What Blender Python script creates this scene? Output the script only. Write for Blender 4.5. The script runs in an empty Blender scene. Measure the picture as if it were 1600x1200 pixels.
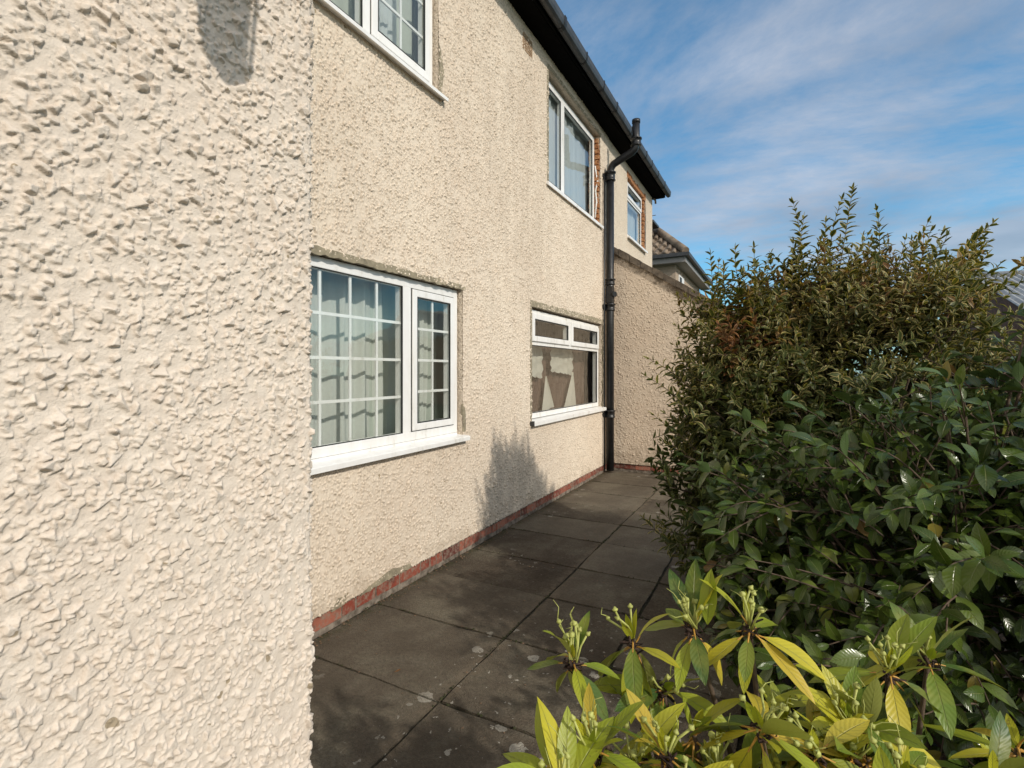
import bpy, bmesh, math, random
import numpy as np
from mathutils import Vector, Matrix
R = math.radians
SC = bpy.context.scene
C = SC.collection

# ------------------------------------------------------------ camera
CAMX, CAMZ = 2.25, 1.46
YAW = math.atan(418/800)
cam_d = bpy.data.cameras.new('camera'); cam = bpy.data.objects.new('camera', cam_d); C.objects.link(cam)
cam_d.sensor_fit = 'HORIZONTAL'; cam_d.sensor_width = 36; cam_d.lens = 18.0
cam_d.shift_y = -20/1600
cam_d.clip_start = 0.02; cam_d.clip_end = 600
cam.location = (CAMX, 0, CAMZ); cam.rotation_euler = (R(90), 0, YAW)
SC.camera = cam

# ------------------------------------------------------------ sky, sun, exposure
SUNV = Vector((1.0, -0.40, 0.64)).normalized()
el = math.asin(SUNV.z); az = math.atan2(SUNV.x, SUNV.y)
W = bpy.data.worlds.new('World'); SC.world = W; W.use_nodes = True
nt = W.node_tree; nt.nodes.clear()
def N(nt, t, **k):
    n = nt.nodes.new(t)
    for a, b in k.items(): setattr(n, a, b)
    return n
sky = N(nt, 'ShaderNodeTexSky', sky_type='NISHITA', sun_disc=False, sun_elevation=el, sun_rotation=az)
sky.air_density = 1.0; sky.dust_density = 0.6; sky.ozone_density = 2.2
geo = N(nt, 'ShaderNodeTexCoord')
sep = N(nt, 'ShaderNodeSeparateXYZ'); nt.links.new(geo.outputs['Generated'], sep.inputs[0])
zz = N(nt, 'ShaderNodeMath', operation='MAXIMUM'); nt.links.new(sep.outputs[2], zz.inputs[0]); zz.inputs[1].default_value = 0.0
za = N(nt, 'ShaderNodeMath', operation='ADD'); nt.links.new(zz.outputs[0], za.inputs[0]); za.inputs[1].default_value = 0.16
dx = N(nt, 'ShaderNodeMath', operation='DIVIDE'); nt.links.new(sep.outputs[0], dx.inputs[0]); nt.links.new(za.outputs[0], dx.inputs[1])
dy = N(nt, 'ShaderNodeMath', operation='DIVIDE'); nt.links.new(sep.outputs[1], dy.inputs[0]); nt.links.new(za.outputs[0], dy.inputs[1])
cmb = N(nt, 'ShaderNodeCombineXYZ'); nt.links.new(dx.outputs[0], cmb.inputs[0]); nt.links.new(dy.outputs[0], cmb.inputs[1])
mp = N(nt, 'ShaderNodeMapping'); mp.inputs['Rotation'].default_value = (0, 0, R(25)); mp.inputs['Scale'].default_value = (0.95, 1.35, 1)
mp.inputs['Location'].default_value = (3.1, 0.4, 0)
nt.links.new(cmb.outputs[0], mp.inputs[0])
n1 = N(nt, 'ShaderNodeTexNoise'); n1.inputs['Scale'].default_value = 0.75; n1.inputs['Detail'].default_value = 9; n1.inputs['Roughness'].default_value = 0.66
n1.inputs['Distortion'].default_value = 0.35
nt.links.new(mp.outputs[0], n1.inputs['Vector'])
rp = N(nt, 'ShaderNodeValToRGB'); rp.color_ramp.elements[0].position = 0.40; rp.color_ramp.elements[1].position = 0.60
rp.color_ramp.elements[0].color = (0, 0, 0, 1); rp.color_ramp.elements[1].color = (0.80, 0.80, 0.80, 1)
nt.links.new(n1.outputs[0], rp.inputs[0])
n2 = N(nt, 'ShaderNodeTexNoise'); n2.inputs['Scale'].default_value = 1.6; n2.inputs['Detail'].default_value = 5
nt.links.new(mp.outputs[0], n2.inputs['Vector'])
cc = N(nt, 'ShaderNodeValToRGB'); cc.color_ramp.elements[0].position = 0.35; cc.color_ramp.elements[1].position = 0.7
cc.color_ramp.elements[0].color = (1.8, 2.15, 2.75, 1); cc.color_ramp.elements[1].color = (3.35, 3.6, 4.15, 1)
nt.links.new(n2.outputs[0], cc.inputs[0])
tn = N(nt, 'ShaderNodeMixRGB', blend_type='MULTIPLY'); tn.inputs[0].default_value = 1; nt.links.new(sky.outputs[0], tn.inputs[1]); tn.inputs[2].default_value = (0.50, 0.93, 1.02, 1)
mx = N(nt, 'ShaderNodeMixRGB'); nt.links.new(rp.outputs[0], mx.inputs[0]); nt.links.new(tn.outputs[0], mx.inputs[1]); nt.links.new(cc.outputs[0], mx.inputs[2])
# bright gradient added to the unseen sky behind the camera as warm fill light
dp = N(nt, 'ShaderNodeVectorMath', operation='DOT_PRODUCT'); nt.links.new(geo.outputs['Generated'], dp.inputs[0]); dp.inputs[1].default_value = (0.62, -0.66, 0.42)
mr_ = N(nt, 'ShaderNodeMapRange'); nt.links.new(dp.outputs['Value'], mr_.inputs[0]); mr_.inputs[1].default_value = 0.2; mr_.inputs[2].default_value = 0.85; mr_.inputs[4].default_value = 0.85
mx2 = N(nt, 'ShaderNodeMixRGB'); nt.links.new(mr_.outputs[0], mx2.inputs[0]); nt.links.new(mx.outputs[0], mx2.inputs[1]); mx2.inputs[2].default_value = (7.4, 6.9, 6.3, 1)
mx = mx2
bg = N(nt, 'ShaderNodeBackground'); bg.inputs[1].default_value = 0.15
out = N(nt, 'ShaderNodeOutputWorld'); nt.links.new(mx.outputs[0], bg.inputs[0]); nt.links.new(bg.outputs[0], out.inputs[0])
sd = bpy.data.lights.new('sun', 'SUN'); sd.energy = 2.45; sd.angle = R(1.1); sd.color = (1.0, 0.93, 0.82)
so = bpy.data.objects.new('sun', sd); C.objects.link(so); so.rotation_euler = SUNV.to_track_quat('Z', 'Y').to_euler()
SC.view_settings.view_transform = 'Standard'; SC.view_settings.look = 'None'
SC.view_settings.exposure = 0.20; SC.view_settings.gamma = 1
SC.cycles.max_bounces = 8; SC.cycles.transparent_max_bounces = 16

# ------------------------------------------------------------ helpers
class G:
    """small node-graph helper"""
    def __init__(s, name):
        s.m = bpy.data.materials.new(name); s.m.use_nodes = True; s.t = s.m.node_tree; s.t.nodes.clear()
        s.out = s.n('ShaderNodeOutputMaterial'); s.b = s.n('ShaderNodeBsdfPrincipled'); s.l(s.b.outputs[0], s.out.inputs[0])
        s.co = s.n('ShaderNodeTexCoord').outputs['Object']
    def n(s, t, **k): return N(s.t, t, **k)
    def l(s, a, b): s.t.links.new(a, b)
    def inp(s, sock, v):
        if isinstance(v, bpy.types.NodeSocket): s.l(v, sock)
        else: sock.default_value = v
    def math(s, op, a, b=None, c=None, clamp=False):
        n = s.n('ShaderNodeMath', operation=op); n.use_clamp = clamp; s.inp(n.inputs[0], a)
        if b is not None: s.inp(n.inputs[1], b)
        if c is not None: s.inp(n.inputs[2], c)
        return n.outputs[0]
    def vmath(s, op, a, b=None):
        n = s.n('ShaderNodeVectorMath', operation=op); s.inp(n.inputs[0], a)
        if b is not None: s.inp(n.inputs[1], b)
        return n.outputs['Value'] if op in ('DOT_PRODUCT', 'LENGTH') else n.outputs[0]
    def scale(s, v, k):
        n = s.n('ShaderNodeMapping'); n.inputs['Scale'].default_value = k; s.l(v, n.inputs[0]); return n.outputs[0]
    def noise(s, sc, det=4, rough=0.55, v=None, dist=0.0):
        n = s.n('ShaderNodeTexNoise'); s.l(v if v is not None else s.co, n.inputs['Vector'])
        n.inputs['Scale'].default_value = sc; n.inputs['Detail'].default_value = det; n.inputs['Roughness'].default_value = rough
        n.inputs['Distortion'].default_value = dist
        return n.outputs[0]
    def vor(s, sc, v=None, feature='F1', rand=1.0):
        n = s.n('ShaderNodeTexVoronoi', feature=feature); s.l(v if v is not None else s.co, n.inputs['Vector'])
        n.inputs['Scale'].default_value = sc; n.inputs['Randomness'].default_value = rand
        return n
    def ramp(s, f, stops):
        n = s.n('ShaderNodeValToRGB'); s.l(f, n.inputs[0]); cr = n.color_ramp
        while len(cr.elements) < len(stops): cr.elements.new(0.5)
        for e, (p, c) in zip(cr.elements, stops):
            e.position = p; e.color = (c, c, c, 1) if not isinstance(c, tuple) else (*c, 1)
        return n.outputs[0]
    def mix(s, f, a, b, mode='MIX'):
        n = s.n('ShaderNodeMixRGB', blend_type=mode); s.inp(n.inputs[0], f)
        for i, v in ((1, a), (2, b)):
            if isinstance(v, tuple): n.inputs[i].default_value = (*v, 1)
            else: s.l(v, n.inputs[i])
        return n.outputs[0]
    def bump(s, h, dist, strength=1.0, nrm=None):
        n = s.n('ShaderNodeBump'); s.l(h, n.inputs['Height']); n.inputs['Distance'].default_value = dist; n.inputs['Strength'].default_value = strength
        if nrm is not None: s.l(nrm, n.inputs['Normal'])
        return n.outputs[0]
    def attr(s, name):
        n = s.n('ShaderNodeAttribute'); n.attribute_name = name; return n
    def set(s, col=None, rough=None, nrm=None, metal=None, spec=None):
        if col is not None:
            if isinstance(col, tuple): s.b.inputs['Base Color'].default_value = (*col, 1)
            else: s.l(col, s.b.inputs['Base Color'])
        if rough is not None: s.inp(s.b.inputs['Roughness'], rough)
        if nrm is not None: s.l(nrm, s.b.inputs['Normal'])
        if metal is not None: s.inp(s.b.inputs['Metallic'], metal)
        if spec is not None: s.inp(s.b.inputs['Specular IOR Level'], spec)
        return s.m

def empty(name, loc=(0, 0, 0)):
    o = bpy.data.objects.new(name, None); C.objects.link(o); o.location = loc; o.empty_display_size = 0.2; return o
def tag(o, label=None, cat=None, group=None, kind=None):
    for k, v in (('label', label), ('category', cat), ('group', group), ('kind', kind)):
        if v: o[k] = v
    return o
def par(o, p):
    if p is not None:
        o.parent = p
        o.matrix_parent_inverse = Matrix.Translation(-world_loc(p))
    return o
def world_loc(o):
    v = Vector(o.location)
    if o.parent is not None:
        v = v + o.matrix_parent_inverse.translation + world_loc(o.parent)
    return v
def mesh_obj(name, verts, faces, mat, parent=None, smooth=False):
    me = bpy.data.meshes.new(name); me.from_pydata(verts, [], faces); me.update()
    if smooth: me.shade_smooth()
    o = bpy.data.objects.new(name, me); C.objects.link(o)
    if mat: me.materials.append(mat)
    return par(o, parent)
class BM:
    def __init__(s): s.bm = bmesh.new()
    def box(s, x0, x1, y0, y1, z0, z1, bev=0.0, rot=None, piv=None):
        vs = [s.bm.verts.new((x, y, z)) for x in (x0, x1) for y in (y0, y1) for z in (z0, z1)]
        q = [(0, 1, 3, 2), (4, 6, 7, 5), (0, 4, 5, 1), (2, 3, 7, 6), (0, 2, 6, 4), (1, 5, 7, 3)]
        fs = [s.bm.faces.new([vs[i] for i in f]) for f in q]
        if rot is not None:
            bmesh.ops.rotate(s.bm, verts=vs, cent=piv or Vector(((x0+x1)/2, (y0+y1)/2, (z0+z1)/2)), matrix=rot)
        if bev > 0:
            es = list({e for f in fs for e in f.edges})
            bmesh.ops.bevel(s.bm, geom=es, offset=bev, segments=2, affect='EDGES', profile=0.6)
        return s
    def poly(s, pts):
        s.bm.faces.new([s.bm.verts.new(p) for p in pts]); return s
    def prism(s, pts, vec):
        a = [s.bm.verts.new(p) for p in pts]; b = [s.bm.verts.new(Vector(p)+Vector(vec)) for p in pts]; n = len(pts)
        s.bm.faces.new(a); s.bm.faces.new(b[::-1])
        for i in range(n): s.bm.faces.new((a[(i+1) % n], a[i], b[i], b[(i+1) % n]))
        return s
    def tube(s, pts, rad, seg=14, cap=True):
        pts = [Vector(p) for p in pts]
        if not isinstance(rad, (list, tuple)): rad = [rad]*len(pts)
        rings = []; prev = None
        for i, p in enumerate(pts):
            d = (pts[min(i+1, len(pts)-1)] - pts[max(i-1, 0)]).normalized()
            if prev is None:
                u = d.cross(Vector((0, 0, 1)) if abs(d.z) < 0.9 else Vector((1, 0, 0))).normalized()
            else: u = (prev - d*prev.dot(d)).normalized()
            prev = u; v = d.cross(u)
            rings.append([s.bm.verts.new(p + (u*math.cos(a)+v*math.sin(a))*rad[i]) for a in [2*math.pi*k/seg for k in range(seg)]])
        for a, b in zip(rings, rings[1:]):
            for k in range(seg): f = s.bm.faces.new((a[k], a[(k+1) % seg], b[(k+1) % seg], b[k])); f.smooth = True
        if cap:
            s.bm.faces.new(rings[0][::-1]); s.bm.faces.new(rings[-1])
        return s
    def obj(s, name, mat, parent=None):
        bmesh.ops.recalc_face_normals(s.bm, faces=s.bm.faces)
        me = bpy.data.meshes.new(name); s.bm.to_mesh(me); s.bm.free(); me.materials.append(mat)
        o = bpy.data.objects.new(name, me); C.objects.link(o); return par(o, parent)

# ------------------------------------------------------------ materials
def box_mask(g, axis, a, b, soft):
    """1 between a and b along axis, soft edges"""
    sp = g.n('ShaderNodeSeparateXYZ'); g.l(g.co, sp.inputs[0]); v = sp.outputs[axis]
    m1 = g.n('ShaderNodeMapRange', interpolation_type='SMOOTHSTEP'); g.l(v, m1.inputs[0]); m1.inputs[1].default_value = a-soft; m1.inputs[2].default_value = a+soft
    m2 = g.n('ShaderNodeMapRange', interpolation_type='SMOOTHSTEP'); g.l(v, m2.inputs[0]); m2.inputs[1].default_value = b-soft; m2.inputs[2].default_value = b+soft
    m2.inputs[3].default_value = 1; m2.inputs[4].default_value = 0
    return g.math('MULTIPLY', m1.outputs[0], m2.outputs[0])

def roughcast(name, base, bump=True, hattr=False, sc=52.0, depth=0.009, dirt_shade=0.3, extra=None):
    g = G(name)
    warp = g.n('ShaderNodeTexNoise'); g.l(g.co, warp.inputs['Vector']); warp.inputs['Scale'].default_value = 70; warp.inputs['Detail'].default_value = 2
    wv = g.vmath('SUBTRACT', warp.outputs['Color'], (0.5, 0.5, 0.5))
    ws = g.n('ShaderNodeVectorMath', operation='SCALE'); g.l(wv, ws.inputs[0]); ws.inputs['Scale'].default_value = 0.012
    p = g.vmath('ADD', g.co, ws.outputs[0])
    def stones(scale):
        v = g.vor(scale, p)
        rel = g.vmath('SUBTRACT', p, v.outputs['Position'])
        rs = g.n('ShaderNodeVectorMath', operation='SCALE'); g.l(rel, rs.inputs[0]); rs.inputs['Scale'].default_value = scale
        tv = g.vmath('SUBTRACT', v.outputs['Color'], (0.5, 0.5, 0.5))
        tilt = g.vmath('DOT_PRODUCT', rs.outputs[0], tv)
        sc_ = g.n('ShaderNodeSeparateXYZ'); g.l(v.outputs['Color'], sc_.inputs[0])
        dome = g.math('SUBTRACT', 0.85, g.math('POWER', v.outputs['Distance'], 2.0))
        hh = g.math('ADD', dome, g.math('MULTIPLY', tilt, 1.1))
        return g.math('MULTIPLY', hh, g.math('ADD', 0.35, g.math('MULTIPLY', sc_.outputs[1], 0.8)))
    h1 = stones(sc); h2 = stones(sc*1.9)
    h = g.math('MAXIMUM', h1, g.math('MULTIPLY', h2, 0.75))
    fine = g.noise(260, 3, 0.6)
    hh = g.math('ADD', h, g.math('MULTIPLY', fine, 0.16))
    big = g.noise(0.8, 5, 0.6); med = g.noise(4.5, 4, 0.6)
    vcol = g.ramp(big, [(0.35, tuple(c*k for c, k in zip(base, (0.93, 0.90, 0.86)))), (0.62, tuple(c*k for c, k in zip(base, (1.04, 1.03, 1.0))))])
    vcol = g.mix(g.math('MULTIPLY', g.ramp(med, [(0.45, 0.0), (0.7, 1.0)]), 0.25), vcol, tuple(c*k for c, k in zip(base, (0.98, 0.88, 0.80))))
    # grime and painted shade in the low spots between the stones
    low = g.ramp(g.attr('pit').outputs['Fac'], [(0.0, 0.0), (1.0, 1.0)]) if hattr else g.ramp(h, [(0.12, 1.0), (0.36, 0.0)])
    vcol = g.mix(g.math('MULTIPLY', low, dirt_shade), vcol, (0.23, 0.165, 0.11))
    # vertical rain streaks
    st = g.noise(1.0, 5, 0.65, v=g.scale(g.co, (5.0, 5.0, 0.45)))
    streak = g.ramp(st, [(0.53, 0.0), (0.75, 1.0)])
    vcol = g.mix(g.math('MULTIPLY', streak, 0.20), vcol, (0.36, 0.31, 0.25))
    # stone to stone variation, chipped paint and bare patches
    pv = g.vor(75, p); pvs = g.n('ShaderNodeSeparateXYZ'); g.l(pv.outputs['Color'], pvs.inputs[0])
    vcol = g.mix(0.16, vcol, g.ramp(pvs.outputs[0], [(0.0, (0.38, 0.33, 0.28)), (0.3, (0.72, 0.64, 0.54)), (1.0, (0.80, 0.75, 0.68))]))
    ch = g.ramp(g.noise(22 if hattr else 13, 3, 0.5), [(0.700, 0.0), (0.715, 1.0)])
    vcol = g.mix(g.math('MULTIPLY', ch, 0.8), vcol, (0.26, 0.20, 0.12))
    if extra: vcol = extra(g, vcol, h)
    nrm = g.bump(hh, depth) if bump else g.bump(g.math('ADD', fine, g.math('MULTIPLY', g.noise(600, 2), 0.4)), 0.0014)
    return g.set(vcol, 0.93, nrm, spec=0.15)

def wall_extra(g, col, h):
    m = g.math('MULTIPLY', box_mask(g, 1, 3.75, 5.1, 0.35), box_mask(g, 2, -0.4, 0.72, 0.32))  # shrub shadow painted in as a darker streaky patch low on the wall
    nz = g.noise(1.0, 5, 0.6, v=g.scale(g.co, (7, 7, 1.3)))
    m = g.math('MULTIPLY', m, g.ramp(nz, [(0.38, 0.0), (0.56, 1.0)]))
    col = g.mix(g.math('MULTIPLY', m, 0.25), col, (0.30, 0.25, 0.21))
    m = g.math('MULTIPLY', box_mask(g, 1, 3.75, 5.2, 0.4), box_mask(g, 2, 2.2, 4.4, 0.8))
    m = g.math('MULTIPLY', m, g.ramp(g.noise(1.0, 6, 0.7, v=g.scale(g.co, (9, 9, 0.8))), [(0.42, 0.0), (0.66, 1.0)]))
    col = g.mix(g.math('MULTIPLY', m, 0.30), col, (0.34, 0.27, 0.20))
    m = g.math('MULTIPLY', box_mask(g, 2, -0.5, 0.22, 0.10), g.ramp(g.noise(5, 4, 0.7), [(0.45, 0.0), (0.62, 1.0)]))
    return g.mix(g.math('MULTIPLY', m, 0.45), col, (0.34, 0.26, 0.18))
def ext_extra(g, col, h):
    sp = g.n('ShaderNodeSeparateXYZ'); g.l(g.co, sp.inputs[0])
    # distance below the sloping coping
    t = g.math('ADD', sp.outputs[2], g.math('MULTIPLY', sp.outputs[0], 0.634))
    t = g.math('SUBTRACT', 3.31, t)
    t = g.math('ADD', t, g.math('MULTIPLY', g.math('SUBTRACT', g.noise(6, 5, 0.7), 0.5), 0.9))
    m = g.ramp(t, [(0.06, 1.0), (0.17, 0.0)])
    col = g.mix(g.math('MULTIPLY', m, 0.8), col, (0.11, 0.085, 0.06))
    m = g.math('MULTIPLY', box_mask(g, 2, -0.5, 0.32, 0.10), g.ramp(g.noise(5, 4, 0.7), [(0.4, 0.0), (0.6, 1.0)]))
    return g.mix(g.math('MULTIPLY', m, 0.55), col, (0.24, 0.18, 0.12))

M = {}
M['render'] = roughcast('cream_roughcast', (0.73, 0.635, 0.52), extra=wall_extra, dirt_shade=0.42)
M['render_hd'] = roughcast('cream_roughcast_dashed', (0.755, 0.655, 0.545), bump=False, hattr=True, extra=wall_extra, dirt_shade=0.5)
M['wing'] = roughcast('cream_roughcast_near', (0.715, 0.640, 0.570), bump=False, hattr=True, dirt_shade=0.30)
M['wing_far'] = roughcast('cream_roughcast_plain', (0.715, 0.640, 0.570), bump=True, dirt_shade=0.1)
M['ext'] = roughcast('tan_roughcast', (0.66, 0.55, 0.44), extra=ext_extra, dirt_shade=0.45)
M['ext_hd'] = roughcast('tan_roughcast_dashed', (0.66, 0.55, 0.44), bump=False, hattr=True, extra=ext_extra, dirt_shade=0.6)
def simple(name, col, rough=0.5, metal=0, nscale=20, var=0.15, bump=0.0, spec=None):
    g = G(name); n = g.noise(nscale, 5, 0.6)
    c = g.ramp(n, [(0.3, tuple(k*(1-var) for k in col)), (0.7, tuple(min(1, k*(1+var)) for k in col))])
    r = g.math('ADD', rough-0.06, g.math('MULTIPLY', n, 0.12))
    return g.set(c, r, g.bump(n, bump) if bump else None, metal, spec)
g = G('white_upvc'); n = g.noise(3, 6, 0.7, v=g.scale(g.co, (3, 3, 1)))
M['upvc'] = g.set(g.ramp(n, [(0.35, (0.88, 0.88, 0.87)), (0.58, (0.82, 0.81, 0.785)), (0.72, (0.58, 0.56, 0.50))]), 0.32)
M['gasket'] = simple('black_rubber_gasket', (0.015, 0.017, 0.017), 0.6)
M['pipe'] = simple('black_gloss_painted_iron', (0.012, 0.013, 0.015), 0.36, 0, 30, 0.5, 0.002)
M['gutter'] = simple('weathered_black_plastic', (0.040, 0.043, 0.047), 0.5, 0, 9, 0.45, 0.001)
M['soffit'] = simple('black_stained_timber', (0.004, 0.004, 0.004), 1.0, 0, 14, 0.4, 0, 0.05)
M['mortar'] = simple('greenish_cement_render', (0.29, 0.25, 0.175), 0.95, 0, 18, 0.35, 0.006)
M['coping'] = simple('weathered_cement', (0.125, 0.10, 0.075), 0.95, 0, 14, 0.5, 0.012)
M['plaster'] = simple('interior_plaster', (0.22, 0.22, 0.21), 0.9)
M['bracket'] = simple('black_gutter_bracket', (0.012, 0.012, 0.013), 0.5)
g = G('red_engineering_brick'); a = g.attr('rnd').outputs['Fac']
c = g.ramp(a, [(0.0, (0.10, 0.022, 0.016)), (0.5, (0.25, 0.050, 0.028)), (1.0, (0.36, 0.12, 0.075))])
c = g.mix(g.ramp(g.noise(30, 5, 0.7), [(0.46, 0.0), (0.62, 0.85)]), c, (0.27, 0.20, 0.15))
c = g.mix(g.ramp(g.noise(9, 4, 0.7), [(0.52, 0.0), (0.7, 0.7)]), c, (0.06, 0.04, 0.03))
M['brick'] = g.set(c, 0.85, g.bump(g.noise(120, 4, 0.7), 0.004))
g = G('orange_broken_brick'); c = g.ramp(g.noise(24, 5, 0.7), [(0.35, (0.12, 0.045, 0.02)), (0.5, (0.42, 0.17, 0.06)), (0.68, (0.50, 0.33, 0.19))])
M['oldbrick'] = g.set(c, 0.9, g.bump(g.noise(45, 5, 0.8), 0.02))
g = G('pale_mortar'); M['pointing'] = g.set(g.ramp(g.noise(20, 5), [(0.35, (0.10, 0.08, 0.06)), (0.65, (0.30, 0.25, 0.20))]), 0.95, g.bump(g.noise(90, 4), 0.006))
# glass: thin clear pane, reflection grows with angle
g = G('window_glass'); g.t.nodes.remove(g.b)
tr = g.n('ShaderNodeBsdfTransparent'); tr.inputs[0].default_value = (0.945, 0.965, 0.95, 1)
gl = g.n('ShaderNodeBsdfGlossy'); gl.inputs['Roughness'].default_value = 0.012; gl.inputs[0].default_value = (0.95, 1, 1, 1)
nn = g.noise(1.7, 2); g.l(g.bump(nn, 0.006), gl.inputs['Normal'])
fr = g.n('ShaderNodeLayerWeight'); fr.inputs['Blend'].default_value = 0.5
f2 = g.math('MULTIPLY_ADD', g.math('POWER', fr.outputs['Facing'], 3.2), 0.85, 0.07, clamp=True)
ms = g.n('ShaderNodeMixShader'); g.l(f2, ms.inputs[0]); g.l(tr.outputs[0], ms.inputs[1]); g.l(gl.outputs[0], ms.inputs[2]); g.l(ms.outputs[0], g.out.inputs[0])
M['glass'] = g.m
def cloth(name, col, trans=0.35):
    g = G(name); w = g.noise(60, 3); g.set(g.ramp(w, [(0.3, tuple(k*0.93 for k in col)), (0.7, col)]), 0.9, spec=0.1)
    t = g.n('ShaderNodeBsdfTranslucent'); t.inputs[0].default_value = (*col, 1)
    ms = g.n('ShaderNodeMixShader'); ms.inputs[0].default_value = trans
    g.l(g.b.outputs[0], ms.inputs[1]); g.l(t.outputs[0], ms.inputs[2]); g.l(ms.outputs[0], g.out.inputs[0]); return g.m
M['net'] = cloth('net_curtain_cloth', (0.74, 0.77, 0.72))
M['net_dim'] = cloth('lining_cloth', (0.66, 0.72, 0.65), 0.35)
M['cream_cloth'] = cloth('cream_lace_cloth', (0.80, 0.76, 0.66))
M['brown_cloth'] = cloth('brown_blind_cloth', (0.16, 0.105, 0.08), 0.15)
M['net_blue'] = cloth('pale_voile_cloth', (0.68, 0.73, 0.74))
# paving
g = G('concrete_paving_slab'); a = g.attr('rnd').outputs['Fac']
b_ = g.noise(2.2, 6, 0.65); f_ = g.noise(60, 5, 0.75); m_ = g.noise(9, 5, 0.7)
c = g.ramp(b_, [(0.34, (0.050, 0.037, 0.026)), (0.5, (0.095, 0.075, 0.055)), (0.66, (0.175, 0.155, 0.112))])
c = g.mix(g.ramp(m_, [(0.5, 0.0), (0.75, 0.6)]), c, (0.17, 0.155, 0.12))
c = g.mix(0.55, c, g.ramp(f_, [(0.35, 0.12), (0.65, 0.90)]), 'OVERLAY')
c = g.mix(0.42, c, g.ramp(a, [(0.0, (0.060, 0.046, 0.032)), (1.0, (0.21, 0.18, 0.135))]))
# lichen blotches
v = g.vor(9.5, g.vmath('ADD', g.co, g.scale(g.n('ShaderNodeTexNoise').outputs['Color'], (0.0, 0.0, 0.0))))
wn = g.n('ShaderNodeTexNoise'); g.l(g.co, wn.inputs['Vector']); wn.inputs['Scale'].default_value = 35; wn.inputs['Detail'].default_value = 4
wsc = g.n('ShaderNodeVectorMath', operation='SCALE'); g.l(g.vmath('SUBTRACT', wn.outputs['Color'], (0.5, 0.5, 0.5)), wsc.inputs[0]); wsc.inputs['Scale'].default_value = 0.05
g.l(g.vmath('ADD', g.co, wsc.outputs[0]), v.inputs['Vector'])
sz = g.n('ShaderNodeSeparateXYZ'); g.l(v.outputs['Color'], sz.inputs[0])
rad = g.math('MULTIPLY', g.math('SUBTRACT', sz.outputs[0], 0.40), 0.62)
li = g.math('GREATER_THAN', rad, v.outputs['Distance'])
zone = g.math('MULTIPLY', box_mask(g, 0, 0.80, 3.5, 0.12), box_mask(g, 1, 0.0, 2.75, 0.35))
zone = g.math('MAXIMUM', zone, g.math('MULTIPLY', g.ramp(g.noise(1.6, 3), [(0.55, 0.0), (0.65, 1.0)]), 0.7))
li = g.math('MULTIPLY', g.math('MULTIPLY', li, zone), g.ramp(g.noise(90, 3, 0.8), [(0.30, 0.2), (0.5, 1.0)]))
v2 = g.vor(34.0, v.inputs['Vector'].links[0].from_socket); s2 = g.n('ShaderNodeSeparateXYZ'); g.l(v2.outputs['Color'], s2.inputs[0])
li2 = g.math('GREATER_THAN', g.math('MULTIPLY', g.math('SUBTRACT', s2.outputs[0], 0.72), 1.1), v2.outputs['Distance'])
li2 = g.math('MULTIPLY', g.math('MULTIPLY', li2, zone), 0.9)
dust = g.math('MULTIPLY', box_mask(g, 0, 0.865, 0.965, 0.03), g.ramp(g.noise(14, 5, 0.75), [(0.42, 0.0), (0.62, 0.8)]))
c = g.mix(dust, c, (0.17, 0.135, 0.095))
moss = g.math('MULTIPLY', box_mask(g, 0, -0.5, 0.06, 0.05), g.ramp(g.noise(12, 5, 0.75), [(0.40, 0.0), (0.6, 0.8)]))
c = g.mix(moss, c, (0.06, 0.062, 0.028))
c = g.mix(g.math('MAXIMUM', g.math('MULTIPLY', li, 0.85), li2), c, (0.42, 0.39, 0.33))
hgt = g.math('ADD', g.math('MULTIPLY', f_, 0.6), g.math('MULTIPLY', g.vor(140).outputs['Distance'], 0.5))
M['slab'] = g.set(c, 0.9, g.bump(hgt, 0.008), spec=0.2)
g = G('mossy_joint_soil'); M['joint'] = g.set(g.ramp(g.noise(40, 5, 0.7), [(0.35, (0.012, 0.010, 0.007)), (0.6, (0.05, 0.045, 0.022)), (0.75, (0.15, 0.13, 0.10))]), 1.0, g.bump(g.noise(80, 4, 0.7), 0.02))
g = G('dark_bed_soil'); M['soil'] = g.set(g.ramp(g.noise(14, 6, 0.7), [(0.3, (0.012, 0.009, 0.006)), (0.7, (0.05, 0.036, 0.022))]), 1.0, g.bump(g.noise(25, 6, 0.8), 0.05))
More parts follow.
